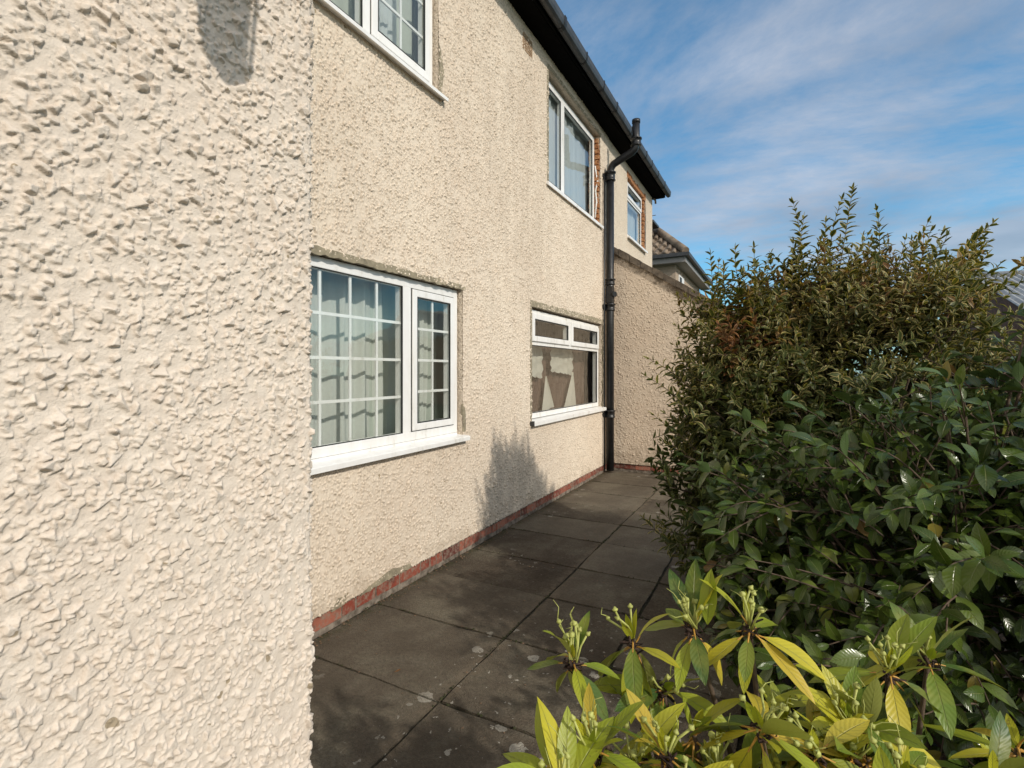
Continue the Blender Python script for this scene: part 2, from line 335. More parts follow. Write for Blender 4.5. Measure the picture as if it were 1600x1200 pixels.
# foliage
def leafmat(name, ramp_cols, margin=None, rough=0.35, trans=0.22, spec=0.5, under=None, vein=0.15):
    g = G(name); a = g.attr('rnd').outputs['Fac']
    c = g.ramp(a, ramp_cols)
    uv = g.n('ShaderNodeUVMap').outputs[0]; s = g.n('ShaderNodeSeparateXYZ'); g.l(uv, s.inputs[0])
    d = g.math('ABSOLUTE', g.math('SUBTRACT', s.outputs[0], 0.5))
    if margin:
        e = g.math('ADD', d, g.math('MULTIPLY', g.math('SUBTRACT', g.noise(90, 2), 0.5), 0.35))
        c = g.mix(g.ramp(e, [(0.26, 0.0), (0.36, 1.0)]), c, g.ramp(a, margin))
    mr = g.ramp(d, [(0.012, 1.0), (0.035, 0.0)])
    c = g.mix(g.math('MULTIPLY', mr, 0.55), c, tuple(min(1, k) for k in (0.22, 0.24, 0.09)))
    if vein:   # side veins
        w = g.math('SINE', g.math('ADD', g.math('MULTIPLY', s.outputs[1], 62.0), g.math('MULTIPLY', d, -26.0)))
        vv = g.ramp(w, [(0.80, 0.0), (0.98, 1.0)])
        c = g.mix(g.math('MULTIPLY', vv, vein), c, (0.25, 0.27, 0.10))
        bh = g.math('ADD', g.math('MULTIPLY', w, -0.22), g.math('MULTIPLY', mr, -1.5))
        g.l(g.bump(g.math('ADD', bh, g.noise(60, 3)), 0.0006), g.b.inputs['Normal'])
    c = g.mix(0.35, c, g.mix(g.noise(25, 3), tuple(0.35 for _ in range(3)), (0.75, 0.75, 0.75)), 'OVERLAY')
    if under and name.startswith('rhodo'):
        sp = g.noise(55, 4, 0.7); c = g.mix(g.ramp(sp, [(0.66, 0.0), (0.70, 0.8)]), c, (0.13, 0.08, 0.02))
        c = g.mix(g.math('MULTIPLY', g.ramp(g.noise(14, 4, 0.6), [(0.45, 0.0), (0.65, 1.0)]), 0.35), c, (0.42, 0.40, 0.07))
    if under:
        gm = g.n('ShaderNodeNewGeometry'); c = g.mix(gm.outputs['Backfacing'], c, under)
    g.set(c, rough, spec=spec)
    t = g.n('ShaderNodeBsdfTranslucent'); g.l(g.mix(1.0, c, (1.0, 0.95, 0.35), 'MULTIPLY'), t.inputs[0])
    ms = g.n('ShaderNodeMixShader'); ms.inputs[0].default_value = trans
    g.l(g.b.outputs[0], ms.inputs[1]); g.l(t.outputs[0], ms.inputs[2]); g.l(ms.outputs[0], g.out.inputs[0]); return g.m
M['varieg'] = leafmat('variegated_privet_leaf', [(0.0, (0.040, 0.058, 0.016)), (0.6, (0.075, 0.098, 0.028)), (0.86, (0.12, 0.13, 0.035)), (0.93, (0.16, 0.065, 0.025)), (1.0, (0.20, 0.075, 0.03))],
    margin=[(0.0, (0.07, 0.10, 0.03)), (0.22, (0.17, 0.18, 0.06)), (0.45, (0.44, 0.37, 0.16)), (0.86, (0.56, 0.45, 0.18)), (0.93, (0.32, 0.17, 0.07)), (1.0, (0.34, 0.19, 0.09))], rough=0.45, trans=0.34, spec=0.3, vein=0)
M['camellia'] = leafmat('glossy_camellia_leaf', [(0.0, (0.034, 0.058, 0.010)), (0.5, (0.058, 0.096, 0.014)), (0.86, (0.105, 0.150, 0.024)), (0.93, (0.24, 0.22, 0.04)), (1.0, (0.17, 0.09, 0.03))], rough=0.24, trans=0.16, spec=0.50, under=(0.07, 0.11, 0.04), vein=0.05)
M['rhodo'] = leafmat('rhododendron_leaf', [(0.0, (0.055, 0.115, 0.022)), (0.3, (0.15, 0.235, 0.026)), (0.6, (0.37, 0.42, 0.030)), (0.85, (0.58, 0.52, 0.035)), (1.0, (0.56, 0.42, 0.05))], rough=0.42, trans=0.32, under=(0.30, 0.32, 0.09), vein=0.10)
M['bark'] = simple('grey_brown_twig_bark', (0.095, 0.065, 0.042), 0.85, 0, 60, 0.4, 0.003)
M['greenstem'] = simple('yellow_green_stalk', (0.36, 0.38, 0.10), 0.55, 0, 60, 0.25, 0.001)
M['orangestem'] = simple('orange_leaf_stalk', (0.46, 0.25, 0.045), 0.5, 0, 60, 0.3)
M['dried'] = simple('dried_flower_remains', (0.045, 0.025, 0.018), 0.95, 0, 80, 0.5, 0.003)

# ------------------------------------------------------------ setting: ground, bed, path
def grid_sheet(name, x0, x1, y0, y1, z, mat, n=1, amp=0.0, seed=0):
    rng = np.random.default_rng(seed); vs = []; fs = []
    for i in range(n+1):
        for j in range(n+1):
            vs.append((x0+(x1-x0)*i/n, y0+(y1-y0)*j/n, z + (rng.random()-0.5)*amp))
    for i in range(n):
        for j in range(n):
            a = i*(n+1)+j; fs.append((a, a+n+1, a+n+2, a+1))
    return mesh_obj(name, vs, fs, mat, smooth=True)
g = G('rough_grass'); M['grass'] = g.set(g.ramp(g.noise(6, 8, 0.7), [(0.3, (0.025, 0.04, 0.012)), (0.7, (0.07, 0.09, 0.03))]), 1.0, g.bump(g.noise(60, 5), 0.05))
tag(grid_sheet('ground', -150, 150, -120, 220, -0.09, M['grass']), kind='structure')
tag(grid_sheet('flower_bed', 2.12, 4.6, -1.5, 8.0, 0.0, M['soil'], 60, 0.05, 3), kind='structure')
tag(BM().box(-0.02, 2.13, -1.6, 7.42, -0.08, -0.012).obj('path_bedding', M['joint']), kind='structure')

rs = random.Random(5)
verts = []; faces = []; rnd = []
def slab(x0, x1, y0, y1, z):
    """a paving slab with worn, slightly uneven edges"""
    nx, ny = max(2, int((x1-x0)/0.075)), max(2, int((y1-y0)/0.075)); base = len(verts)
    tilt = (rs.uniform(-.004, .004), rs.uniform(-.004, .004))
    for i in range(nx+1):
        for j in range(ny+1):
            u, v = i/nx, j/ny; e = (i in (0, nx)) or (j in (0, ny))
            x = x0+(x1-x0)*u + (rs.uniform(-.004, .004) if e else 0); y = y0+(y1-y0)*v + (rs.uniform(-.004, .004) if e else 0)
            verts.append((x, y, z + tilt[0]*(u-.5) + tilt[1]*(v-.5) - (rs.uniform(.002, .005) if e else 0)))
    def id(i, j): return base+i*(ny+1)+j
    for i in range(nx):
        for j in range(ny): faces.append((id(i, j), id(i+1, j), id(i+1, j+1), id(i, j+1)))
    loop = [id(i, 0) for i in range(nx+1)] + [id(nx, j) for j in range(1, ny+1)] + [id(i, ny) for i in range(nx-1, -1, -1)] + [id(0, j) for j in range(ny-1, 0, -1)]
    lo = len(verts)
    for k in loop: verts.append((verts[k][0], verts[k][1], z-0.04))
    m = len(loop)
    for k in range(m): faces.append((loop[k], lo+k, lo+(k+1) % m, loop[(k+1) % m]))
    rnd.extend([rs.random()]*(len(verts)-base))
ys = [-1.15, -0.55, 0.05, 0.65, 1.255, 1.86, 2.465, 3.045, 3.60, 4.22, 4.79, 5.33, 5.93, 6.54, 7.10, 7.385]
for (xa, xb) in ((0.0, 0.915), (0.915, 1.505), (1.505, 2.11)):
    for a, b in zip(ys, ys[1:]):
        gp = 0.0085 if xa > 0 else 0.006
        slab(xa+gp, xb-gp, a+gp, b-gp, rs.uniform(-.002, .003))
o = mesh_obj('path', verts, faces, M['slab'])
at = o.data.attributes.new('rnd', 'FLOAT', 'POINT'); at.data.foreach_set('value', rnd)
for f in o.data.polygons: f.use_smooth = False
tag(o, kind='structure')

# ------------------------------------------------------------ the house
house = empty('house', (0, 4, 0))
tag(house, 'two storey cream pebble dashed house with white framed windows along the slab path', 'house')
WIN = {  # opening in the main wall: y0, y1, z0, z1
 'A': (0.98, 3.12, 3.50, 4.74), 'B': (5.17, 6.99, 3.50, 4.79), 'C': (8.48, 9.70, 3.70, 4.78),
 'G': (0.93, 3.45, 0.945, 2.115), 'K': (4.74, 7.09, 0.93, 2.13)}
Y0, Y1, ZT = 0.64, 10.36, 4.92
def wall_with_holes(name, mat, y0, y1, z0, z1, holes, x=0.0, t=0.12):
    ysl = sorted({y0, y1, *[h[0] for h in holes], *[h[1] for h in holes]})
    zsl = sorted({z0, z1, *[h[2] for h in holes], *[h[3] for h in holes]})
    # subdivide for reveals; outer face quads
    bm = bmesh.new()
    def q(p): bm.faces.new([bm.verts.new(v) for v in p])
    inside = lambda ym, zm: any(h[0] < ym < h[1] and h[2] < zm < h[3] for h in holes)
    for ya, yb in zip(ysl, ysl[1:]):
        for za, zb in zip(zsl, zsl[1:]):
            if inside((ya+yb)/2, (za+zb)/2): continue
            q([(x, ya, za), (x, yb, za), (x, yb, zb), (x, ya, zb)])
            q([(x-t, ya, za), (x-t, ya, zb), (x-t, yb, zb), (x-t, yb, za)])
    for (a, b, c, d) in holes:
        q([(x, a, c), (x, a, d), (x-t, a, d), (x-t, a, c)]); q([(x, b, c), (x-t, b, c), (x-t, b, d), (x, b, d)])
        q([(x, a, c), (x-t, a, c), (x-t, b, c), (x, b, c)]); q([(x, a, d), (x, b, d), (x-t, b, d), (x-t, a, d)])
    q([(x, y1, z0), (x-t, y1, z0), (x-t, y1, z1), (x, y1, z1)]); q([(x, y0, z0), (x, y0, z1), (x-t, y0, z1), (x-t, y0, z0)])
    q([(x, y0, z1), (x, y1, z1), (x-t, y1, z1), (x-t, y0, z1)]); q([(x, y0, z0), (x-t, y0, z0), (x-t, y1, z0), (x, y1, z0)])
    bmesh.ops.remove_doubles(bm, verts=bm.verts, dist=1e-5); bmesh.ops.recalc_face_normals(bm, faces=bm.faces)
    me = bpy.data.meshes.new(name); bm.to_mesh(me); bm.free(); me.materials.append(mat)
    o = bpy.data.objects.new(name, me); C.objects.link(o); return par(o, house)
wall_with_holes('wall', M['render'], Y0, Y1, 0.112, ZT, list(WIN.values()), -0.0035)
# ragged bottom edge of the render over the brick course
def ragged(y0, y1, step, seed, lo, hi):
    r_ = random.Random(seed); pts = []; y = y0; z = (lo+hi)/2
    while y < y1:
        z = min(hi, max(lo, z + r_.uniform(-1, 1)*(hi-lo)*0.4)); pts.append((y, z)); y += step*r_.uniform(0.6, 1.4)
    pts.append((y1, z)); return pts
# inner shell of the rooms
b = BM()
for z0, z1 in ((0.08, 2.46), (2.62, 4.90)):
    for ya, yb in ((0.70, 4.30), (4.42, 7.60), (7.72, 10.2)):
        b.poly([(-3.2, ya, z0), (-3.2, yb, z0), (-3.2, yb, z1), (-3.2, ya, z1)])
        b.poly([(-.12, ya, z0), (-3.2, ya, z0), (-3.2, ya, z1), (-.12, ya, z1)])
        b.poly([(-.12, yb, z0), (-3.2, yb, z0), (-3.2, yb, z1), (-.12, yb, z1)])
        b.poly([(-.12, ya, z0), (-.12, yb, z0), (-3.2, yb, z0), (-3.2, ya, z0)])
        b.poly([(-.12, ya, z1), (-.12, yb, z1), (-3.2, yb, z1), (-3.2, ya, z1)])
b.obj('room_lining', M['plaster'], house)
b = BM(); b.box(-6.6, -3.3, Y0, Y1, 0, 5.02); b.box(-3.3, -0.12, Y1-0.1, Y1-0.002, 0, ZT); b.obj('rear_wall', M['wing_far'], house)
# brick plinth
bv = []; bf = []; br = []
def bricks(along, fixed, a0, a1, seed, face):
    r_ = random.Random(seed); a = a0
    while a < a1 - 0.03:
        L = r_.choice([0.215, 0.215, 0.215, 0.102, 0.16, 0.065]); e = min(a+L, a1)
        o_ = r_.uniform(-.003, .004); z0 = r_.uniform(0.022, 0.032); z1 = r_.uniform(0.092, 0.10)
        base = len(bv)
        if face == 'x':
            for x in (fixed-0.05, fixed+o_):
                for y in (a, e):
                    for z in (z0, z1): bv.append((x, y, z))
        else:
            for y in (fixed-o_, fixed+0.05):
                for x in (a, e):
                    for z in (z0, z1): bv.append((x, y, z))
        for q_ in [(0, 1, 3, 2), (4, 6, 7, 5), (0, 4, 5, 1), (2, 3, 7, 6), (0, 2, 6, 4), (1, 5, 7, 3)]: bf.append(tuple(base+i for i in q_))
        br.extend([r_.random()]*8); a = e + r_.uniform(0.008, 0.014)
bricks('y', -0.010, 0.66, 7.39, 2, 'x'); bricks('x', 7.415, 0.0, 2.3, 4, 'y')
pl = mesh_obj('plinth', bv, bf, M['brick'], house)
at = pl.data.attributes.new('rnd', 'FLOAT', 'POINT'); at.data.foreach_set('value', br)
bm = bmesh.new(); bm.from_mesh(pl.data); bmesh.ops.recalc_face_normals(bm, faces=bm.faces)
bmesh.ops.bevel(bm, geom=bm.edges[:], offset=0.004, segments=1, affect='EDGES'); bm.to_mesh(pl.data); bm.free()
b = BM(); b.box(-0.12, -0.014, Y0, 7.4, -0.05, 0.13); b.box(-0.1, 2.4, 7.42, 7.5, -0.05, 0.13); b.obj('pointing', M['pointing'], pl)
# lower render lip, ragged
def lip(pts, x_out, thick, z_top, mat, name, plane='x', at_=0.0):
    vs = []; fs = []
    for i, (y, z) in enumerate(pts):
        if plane == 'x': vs += [(x_out, y, z_top), (x_out, y, z), (x_out-thick, y, z)]
        else: vs += [(y, x_out, z_top), (y, x_out, z), (y, x_out+thick, z)]
    for i in range(len(pts)-1):
        a = i*3; fs += [(a, a+1, a+4, a+3), (a+1, a+2, a+5, a+4)]
    return mesh_obj(name, vs, fs, mat, house)
lip(ragged(Y0, 1.7, 0.03, 8, 0.086, 0.108), 0.0015, 0.05, 0.16, M['render'], 'render_lip')
# exposed cement where render has fallen off, near the wing
def patch(name, pts, mat, plane='x', off=0.0055, parent=None, jag=0.006, seed=1):
    """thin irregular patch: pts = outline in (y,z) (plane x) or (x,z) (plane y)"""
    r_ = random.Random(seed); out = []
    n = len(pts)
    for i in range(n):
        a, c_ = pts[i], pts[(i+1) % n]; L = math.hypot(c_[0]-a[0], c_[1]-a[1]); k = max(1, int(L/0.035))
        for j in range(k):
            t = j/k; out.append((a[0]+(c_[0]-a[0])*t + r_.uniform(-jag, jag), a[1]+(c_[1]-a[1])*t + r_.uniform(-jag, jag)))
    bm = bmesh.new()
    if plane == 'x': vs = [bm.verts.new((off, y, z)) for y, z in out]; back = [bm.verts.new((off-0.02, y, z)) for y, z in out]
    else: vs = [bm.verts.new((y, off, z)) for y, z in out]; back = [bm.verts.new((y, off+0.02, z)) for y, z in out]
    bm.faces.new(vs); m = len(vs)
    for i in range(m): bm.faces.new((vs[i], back[i], back[(i+1) % m], vs[(i+1) % m]))
    bmesh.ops.triangulate(bm, faces=[f for f in bm.faces if len(f.verts) > 4]); bmesh.ops.recalc_face_normals(bm, faces=bm.faces)
    me = bpy.data.meshes.new(name); bm.to_mesh(me); bm.free(); me.materials.append(mat)
    o = bpy.data.objects.new(name, me); C.objects.link(o); return par(o, parent or house)
patch('mortar_patch', [(2.33, 0.10), (2.62, 0.115), (2.80, 0.11), (2.79, 0.135), (2.66, 0.15), (2.60, 0.175), (2.50, 0.15), (2.40, 0.135)], M['mortar'], seed=3)
patch('mortar_patch', [(2.10, 0.10), (2.20, 0.105), (2.21, 0.15), (2.14, 0.16)], M['mortar'], seed=4)
patch('mortar_patch', [(3.45, 0.97), (3.485, 0.97), (3.49, 1.06), (3.475, 1.18), (3.45, 1.2)], M['mortar'], seed=5)
patch('mortar_patch', [(0.92, 2.10), (3.49, 2.11), (3.485, 2.145), (2.6, 2.15), (1.5, 2.14), (0.92, 2.15)], M['mortar'], off=0.006, seed=6)
# cement surround of the kitchen window, four overlapping-free strips
patch('mortar_patch', [(4.70, 2.125), (7.10, 2.135), (7.16, 2.20), (4.70, 2.185)], M['mortar'], seed=7)
patch('mortar_patch', [(7.092, 0.96), (7.15, 0.96), (7.16, 2.12), (7.092, 2.12)], M['mortar'], seed=8)
patch('mortar_patch', [(4.70, 0.95), (4.738, 0.95), (4.738, 2.11), (4.70, 2.11)], M['mortar'], seed=9, jag=0.003)
patch('mortar_patch', [(3.125, 3.52), (3.15, 3.52), (3.19, 3.70), (3.15, 3.86), (3.125, 3.9)], M['mortar'], seed=10, jag=0.004)
patch('mortar_patch', [(5.12, 3.5), (5.165, 3.5), (5.165, 4.79), (5.12, 4.82)], M['mortar'], seed=11, jag=0.004)
patch('mortar_patch', [(5.15, 4.795), (7.02, 4.795), (7.05, 4.83), (5.14, 4.835)], M['mortar'], seed=12, jag=0.004)
def broken_brick(pts_boxes, seed, parent=house):
    r_ = random.Random(seed); b = BM()
    for (x0, x1, y0, y1, z0, z1) in pts_boxes:
        b.box(x0+r_.uniform(-.008, .008), x1+r_.uniform(-.01, .006), y0, y1, z0, z1, 0.006, Matrix.Rotation(r_.uniform(-.05, .05), 3, 'X'))
    return b.obj('exposed_brick', M['oldbrick'], parent)
bx_ = []; z = 3.53
r_ = random.Random(3)
while z < 4.72:
    bx_.append((-0.115, -0.004, 6.93, 6.985+r_.uniform(-.01, .015), z, z+0.064)); z += 0.076
broken_brick(bx_, 5)
bx_ = []; z = 3.74
while z < 4.66:
    bx_.append((-0.115, 0.004, 9.60, 9.70+r_.uniform(-.02, .02), z, z+0.064)); z += 0.076
y = 8.45
while y < 9.7:
    bx_.append((-0.115, 0.006, y, y+0.10, 4.70, 4.76+r_.uniform(0, .05))); y += 0.112
broken_brick(bx_, 6)
patch('mortar_patch', [(9.705, 3.72), (9.76, 3.74), (9.78, 4.3), (9.74, 4.7), (9.705, 4.74)], M['pointing'], seed=13)

# windows ------------------------------------------------------------
def frame_ring(b, xb, xf, y0, y1, z0, z1, w, bev=0.004, wb=None, wt=None):
    wb = wb or w; wt = wt or w
    b.box(xb, xf, y0, y0+w, z0, z1, bev); b.box(xb, xf, y1-w, y1, z0, z1, bev)
    b.box(xb, xf-0.0006, y0+w-0.003, y1-w+0.003, z0, z0+wb, bev); b.box(xb, xf-0.0006, y0+w-0.003, y1-w+0.003, z1-wt, z1, bev)
def ring(b, xb, xf, y0, y1, z0, z1, w):
    b.box(xb, xf, y0, y0+w, z0, z1); b.box(xb, xf, y1-w, y1, z0, z1); b.box(xb, xf, y0+w, y1-w, z0, z0+w); b.box(xb, xf, y0+w, y1-w, z1-w, z1)
def pane(win, x, y0, y1, z0, z1):
    BM().poly([(x, y0, z0), (x, y1, z0), (x, y1, z1), (x, y0, z1)]).obj('pane', M['glass'], win)
    b = BM(); ring(b, x+0.0005, x+0.012, y0-0.001, y1+0.001, z0-0.001, z1+0.001, 0.009); b.obj('gasket', M['gasket'], win)
def bars(win, x, ys_, zs_, y0, y1, z0, z1, w=0.018):
    b = BM()
    for yy in ys_: b.box(x-0.016, x-0.006, yy-w/2, yy+w/2, z0, z1)
    for zz_ in zs_: b.box(x-0.017, x-0.005, y0, y1, zz_-w/2, zz_+w/2)
    b.obj('glazing_bar', M['upvc'], win)
def sill(win, x, xo, y0, y1, zt, h=0.04, ends=0.0):
    b = BM(); b.prism([(x-0.05, y0, zt+0.008), (xo-0.01, y0, zt-0.006), (xo, y0, zt-0.012), (xo, y0, zt-h), (xo-0.012, y0, zt-h), (xo-0.02, y0, zt-h+0.014), (x-0.05, y0, zt-h+0.016)], (0, y1-y0, 0))
    b.obj('sill', M['upvc'], win)
def lin(a, b_, n): return [a+(b_-a)*(i+1)/n for i in range(n-1)]

# ground floor georgian-bar window
x = -0.040
b = BM(); frame_ring(b, -0.11, x, 0.935, 3.435, 0.972, 2.105, 0.062, 0.005)
b.box(-0.11, x-0.0008, 2.768, 2.855, 1.032, 2.045, 0.004); b.box(-0.11, x-0.0008, 1.515, 1.602, 1.032, 2.045, 0.004)
w = b.obj('window', M['upvc'], house); w['label'] = 'wide white ground floor window with square grid of glazing bars'
pane(w, x-0.014, 1.600, 2.770, 1.030, 2.047)
bars(w, x-0.014, lin(1.605, 2.766, 5), lin(1.03, 2.045, 4), 1.60, 2.77, 1.03, 2.046)
for (a, c_) in ((2.862, 3.376), (0.995, 1.508)):
    b = BM(); frame_ring(b, -0.10, x+0.012, a, c_, 1.04, 2.038, 0.050, 0.006); s_ = b.obj('sash', M['upvc'], w)
    b = BM(); ring(b, x-0.004, x+0.001, a-0.005, c_+0.005, 1.034, 2.043, 0.006); b.obj('gasket', M['gasket'], w)
    pane(w, x-0.003, a+0.049, c_-0.049, 1.089, 1.989)
    bars(w, x-0.003, [(a+c_)/2], lin(1.089, 1.989, 4), a+0.049, c_-0.049, 1.089, 1.989)
b = BM(); b.box(-0.11, x+0.004, 0.94, 3.430, 0.950, 0.971, 0.003); b.obj('frame_foot', M['upvc'], w)
sill(w, x, 0.062, 0.93, 3.468, 0.952)
# kitchen window with two top vents
b = BM(); frame_ring(b, -0.11, x, 4.775, 7.045, 0.965, 2.105, 0.055, 0.005)
b.box(-0.11, x-0.0008, 4.828, 6.992, 1.735, 1.795, 0.004); b.box(-0.11, x-0.0009, 5.885, 5.955, 1.797, 2.05, 0.004)
w = b.obj('window', M['upvc'], house); w['label'] = 'white ground floor window with two top vents beside the black pipe'
pane(w, x-0.014, 4.828, 6.992, 1.018, 1.737)
for a, c_ in ((4.815, 5.895), (5.945, 7.010)):
    b = BM(); frame_ring(b, -0.10, x+0.020, a, c_, 1.775, 2.068, 0.058, 0.006); b.obj('sash', M['upvc'], w)
    pane(w, x+0.002, a+0.057, c_-0.057, 1.832, 2.011)
sill(w, x, 0.055, 4.70, 7.12, 0.952, 0.05)
BM().box(0.0, 0.052, 4.690, 4.704, 0.902, 0.952, 0.003).obj('sill_end_cap', M['gutter'], w)
# upper window near
b = BM(); frame_ring(b, -0.11, x, 0.99, 3.105, 3.528, 4.73, 0.062, 0.005)
b.box(-0.11, x-0.0008, 2.385, 2.455, 3.588, 4.668, 0.004)
w = b.obj('window', M['upvc'], house); w['label'] = 'upper floor window nearest the camera with glazing bars on its right light'
pane(w, x-0.014, 1.052, 2.387, 3.588, 4.668)
b = BM(); frame_ring(b, -0.10, x+0.010, 2.455, 3.062, 3.586, 4.67, 0.058, 0.006); b.obj('sash', M['upvc'], w)
b = BM(); ring(b, x-0.004, x+0.001, 2.449, 3.05, 3.582, 4.674, 0.006); b.obj('gasket', M['gasket'], w)
pane(w, x-0.003, 2.512, 3.005, 3.643, 4.613)
bars(w, x-0.003, [2.757], [3.643+0.2425*k for k in (1, 2, 3)], 2.512, 3.005, 3.643, 4.613)
sill(w, x, 0.055, 0.97, 3.175, 3.512, 0.036)
# upper window middle, plain two lights, set back
x = -0.062
b = BM(); frame_ring(b, -0.115, x, 5.19, 6.925, 3.545, 4.745, 0.070, 0.006)
b.box(-0.115, x-0.0008, 5.690, 5.80, 3.61, 4.68, 0.005)
w = b.obj('window', M['upvc'], house); w['label'] = 'upper floor two light window with bare orange brick down its right side'
pane(w, x-0.014, 5.258, 5.692, 3.612, 4.677); pane(w, x-0.014, 5.798, 6.857, 3.612, 4.677)
sill(w, x, 0.035, 5.10, 7.06, 3.532, 0.05)
b = BM(); b.tube([(-0.05, 6.93, 3.62), (-0.03, 6.94, 3.85), (-0.045, 6.93, 4.0), (-0.02, 6.945, 4.12), (-0.05, 6.93, 4.35)], [0.008, 0.014, 0.011, 0.013, 0.008], 8).obj('foam_filler', M['upvc'], w)
# far upper window with top vent
x = -0.04
b = BM(); frame_ring(b, -0.115, x, 8.52, 9.595, 3.735, 4.69, 0.060, 0.006); b.box(-0.115, x-0.0008, 8.578, 9.537, 4.37, 4.43, 0.004)
w = b.obj('window', M['upvc'], house); w['label'] = 'small far upper window with top vent and broken brick above it'
pane(w, x-0.014, 8.578, 9.537, 3.793, 4.372)
b = BM(); frame_ring(b, -0.10, x+0.016, 8.55, 9.565, 4.405, 4.66, 0.052, 0.006); b.obj('sash', M['upvc'], w)
pane(w, x+0.0, 8.60, 9.515, 4.455, 4.61)
sill(w, x, 0.05, 8.46, 9.75, 3.722, 0.045)

# eaves, gutter, roof --------------------------------------------------
b = BM(); b.box(-0.11, 0.20, Y0, 10.50, 4.925, 4.945)
b.obj('soffit', M['soffit'], house)
BM().box(0.202, 0.224, Y0, 10.50, 4.93, 5.10).obj('fascia', M['soffit'], house)
prof = [(0.228, 5.055), (0.228, 4.985), (0.238, 4.958), (0.262, 4.945), (0.29, 4.948), (0.312, 4.965), (0.322, 4.995), (0.324, 5.055), (0.318, 5.058), (0.316, 5.0), (0.30, 4.965), (0.262, 4.955), (0.243, 4.968), (0.236, 5.0), (0.234, 5.055)]
gt = BM().prism([(px, Y0, pz) for px, pz in prof], (0, 10.56-Y0, 0)).obj('gutter', M['gutter'], house)
BM().prism([(0.228, 10.561, 5.05), (0.228, 10.561, 4.985), (0.262, 10.561, 4.943), (0.312, 10.561, 4.963), (0.324, 10.561, 5.05)], (0, 0.014, 0)).obj('gutter_end_cap', M['bracket'], gt)
def bracket(yy, wd=0.022):
    o = 0.004
    b = BM(); b.prism([(0.226, yy, 5.062), (0.226, yy, 4.98), (0.236, yy, 4.952), (0.262, yy, 4.938), (0.292, yy, 4.941), (0.316, yy, 4.96), (0.328, yy, 4.992), (0.330, yy, 5.064), (0.323, yy, 5.066), (0.3235, yy, 4.995), (0.3125, yy, 4.9645), (0.290, yy, 4.9465), (0.262, yy, 4.9435), (0.2375, yy, 4.957), (0.2295, yy, 4.985), (0.2265, yy, 5.062)], (0, wd, 0))
    b.obj('bracket', M['bracket'], gt)
for k, yy in enumerate([1.5, 2.3, 3.1, 3.9, 4.84, 5.51, 6.15, 6.72, 7.5, 8.0, 8.44, 8.86, 9.38, 9.95]): bracket(yy, 0.05 if k % 3 == 1 else 0.024)
g = G('brown_roof_tile'); br_ = g.n('ShaderNodeTexBrick'); g.l(g.scale(g.co, (1, 1, 1)), br_.inputs['Vector'])
M['rooftile'] = g.set(g.ramp(g.noise(8, 5, 0.7), [(0.3, (0.05, 0.04, 0.033)), (0.7, (0.12, 0.10, 0.085))]), 0.9, g.bump(g.noise(20, 3), 0.02))
b = BM()
for k in range(22):   # overlapping tile courses
    xa = 0.25-0.175*k; za = 5.075+0.1225*k
    b.box(xa-0.20, xa, Y0, 10.46, za, za+0.018, 0, Matrix.Rotation(R(32), 3, 'Y'), Vector((xa, 5, za)))
b.prism([(-3.55, Y0, 7.6), (-3.40, Y0, 7.78), (-6.9, Y0, 5.0), (-6.9, Y0, 4.9)], (0, Y1-Y0, 0))
b.obj('roof', M['rooftile'], house)
BM().prism([(0.0, Y1+0.002, 5.02), (-3.4, Y1+0.002, 7.6), (-6.6, Y1+0.002, 5.02)], (0, 0.03, 0)).obj('gable_wall', M['wing_far'], house)
BM().tube([(0.02, Y1-0.03, 4.90), (0.06, Y1-0.01, 4.86), (0.06, Y1+0.02, 4.80)], 0.02, 8).obj('wall_fitting', M['pointing'], house)

# air brick
g = G('terracotta_vent'); M['terra'] = g.set(g.ramp(g.noise(30, 4), [(0.3, (0.26, 0.16, 0.09)), (0.7, (0.42, 0.30, 0.19))]), 0.9)
b = BM(); ring(b, -0.01, 0.007, 4.53, 4.745, 4.655, 4.825, 0.02)
for k in range(7): b.box(-0.01, 0.006, 4.555+0.025*k, 4.565+0.025*k, 4.675, 4.805)
for k in range(5): b.box(-0.01, 0.005, 4.55, 4.725, 4.692+0.024*k, 4.702+0.024*k)
ab = b.obj('air_brick', M['terra'], house)
BM().box(0.0008, 0.0022, 4.55, 4.725, 4.675, 4.805).obj('vent_void', M['gasket'], ab)

# soil and vent pipe
px_, py_, pr = 0.085, 7.20, 0.055
pts = [(px_, py_, 0.03), (px_, py_, 4.28)]
b = BM(); b.tube(pts, pr, 20)
# swan neck
c0 = Vector((px_, py_, 4.27)); path = [Vector((px_, py_, 4.25)), Vector((px_, py_, 4.33)), Vector((px_+0.015, py_, 4.39)), Vector((px_+0.05, py_, 4.435)), Vector((px_+0.11, py_, 4.465)), Vector((px_+0.22, py_, 4.515)), Vector((px_+0.31, py_, 4.555)), Vector((px_+0.35, py_, 4.59)), Vector((px_+0.37, py_, 4.64)), Vector((px_+0.375, py_, 4.70)), Vector((px_+0.375, py_, 4.95))]
b.tube(path, 0.052, 20)
sp_ = b.obj('soil_pipe', M['pipe'], house)
sp_['label'] = 'black cast iron soil pipe swan necked round the gutter'
def collar(z, h=0.10, r1=0.076, x=px_):
    BM().tube([(x, py_, z), (x, py_, z+0.004), (x, py_, z+0.018), (x, py_, z+0.022), (x, py_, z+h-0.022), (x, py_, z+h-0.018), (x, py_, z+h-0.002), (x, py_, z+h)], [r1-0.012, r1-0.006, r1-0.006, r1-0.012, r1-0.012, r1, r1, r1-0.008], 20).obj('collar', M['pipe'], sp_)
collar(4.20, 0.13, 0.082); collar(2.70, 0.09); collar(2.33, 0.10, 0.078); collar(0.79, 0.11, 0.078)
collar(4.63, 0.11, 0.080, px_+0.375)
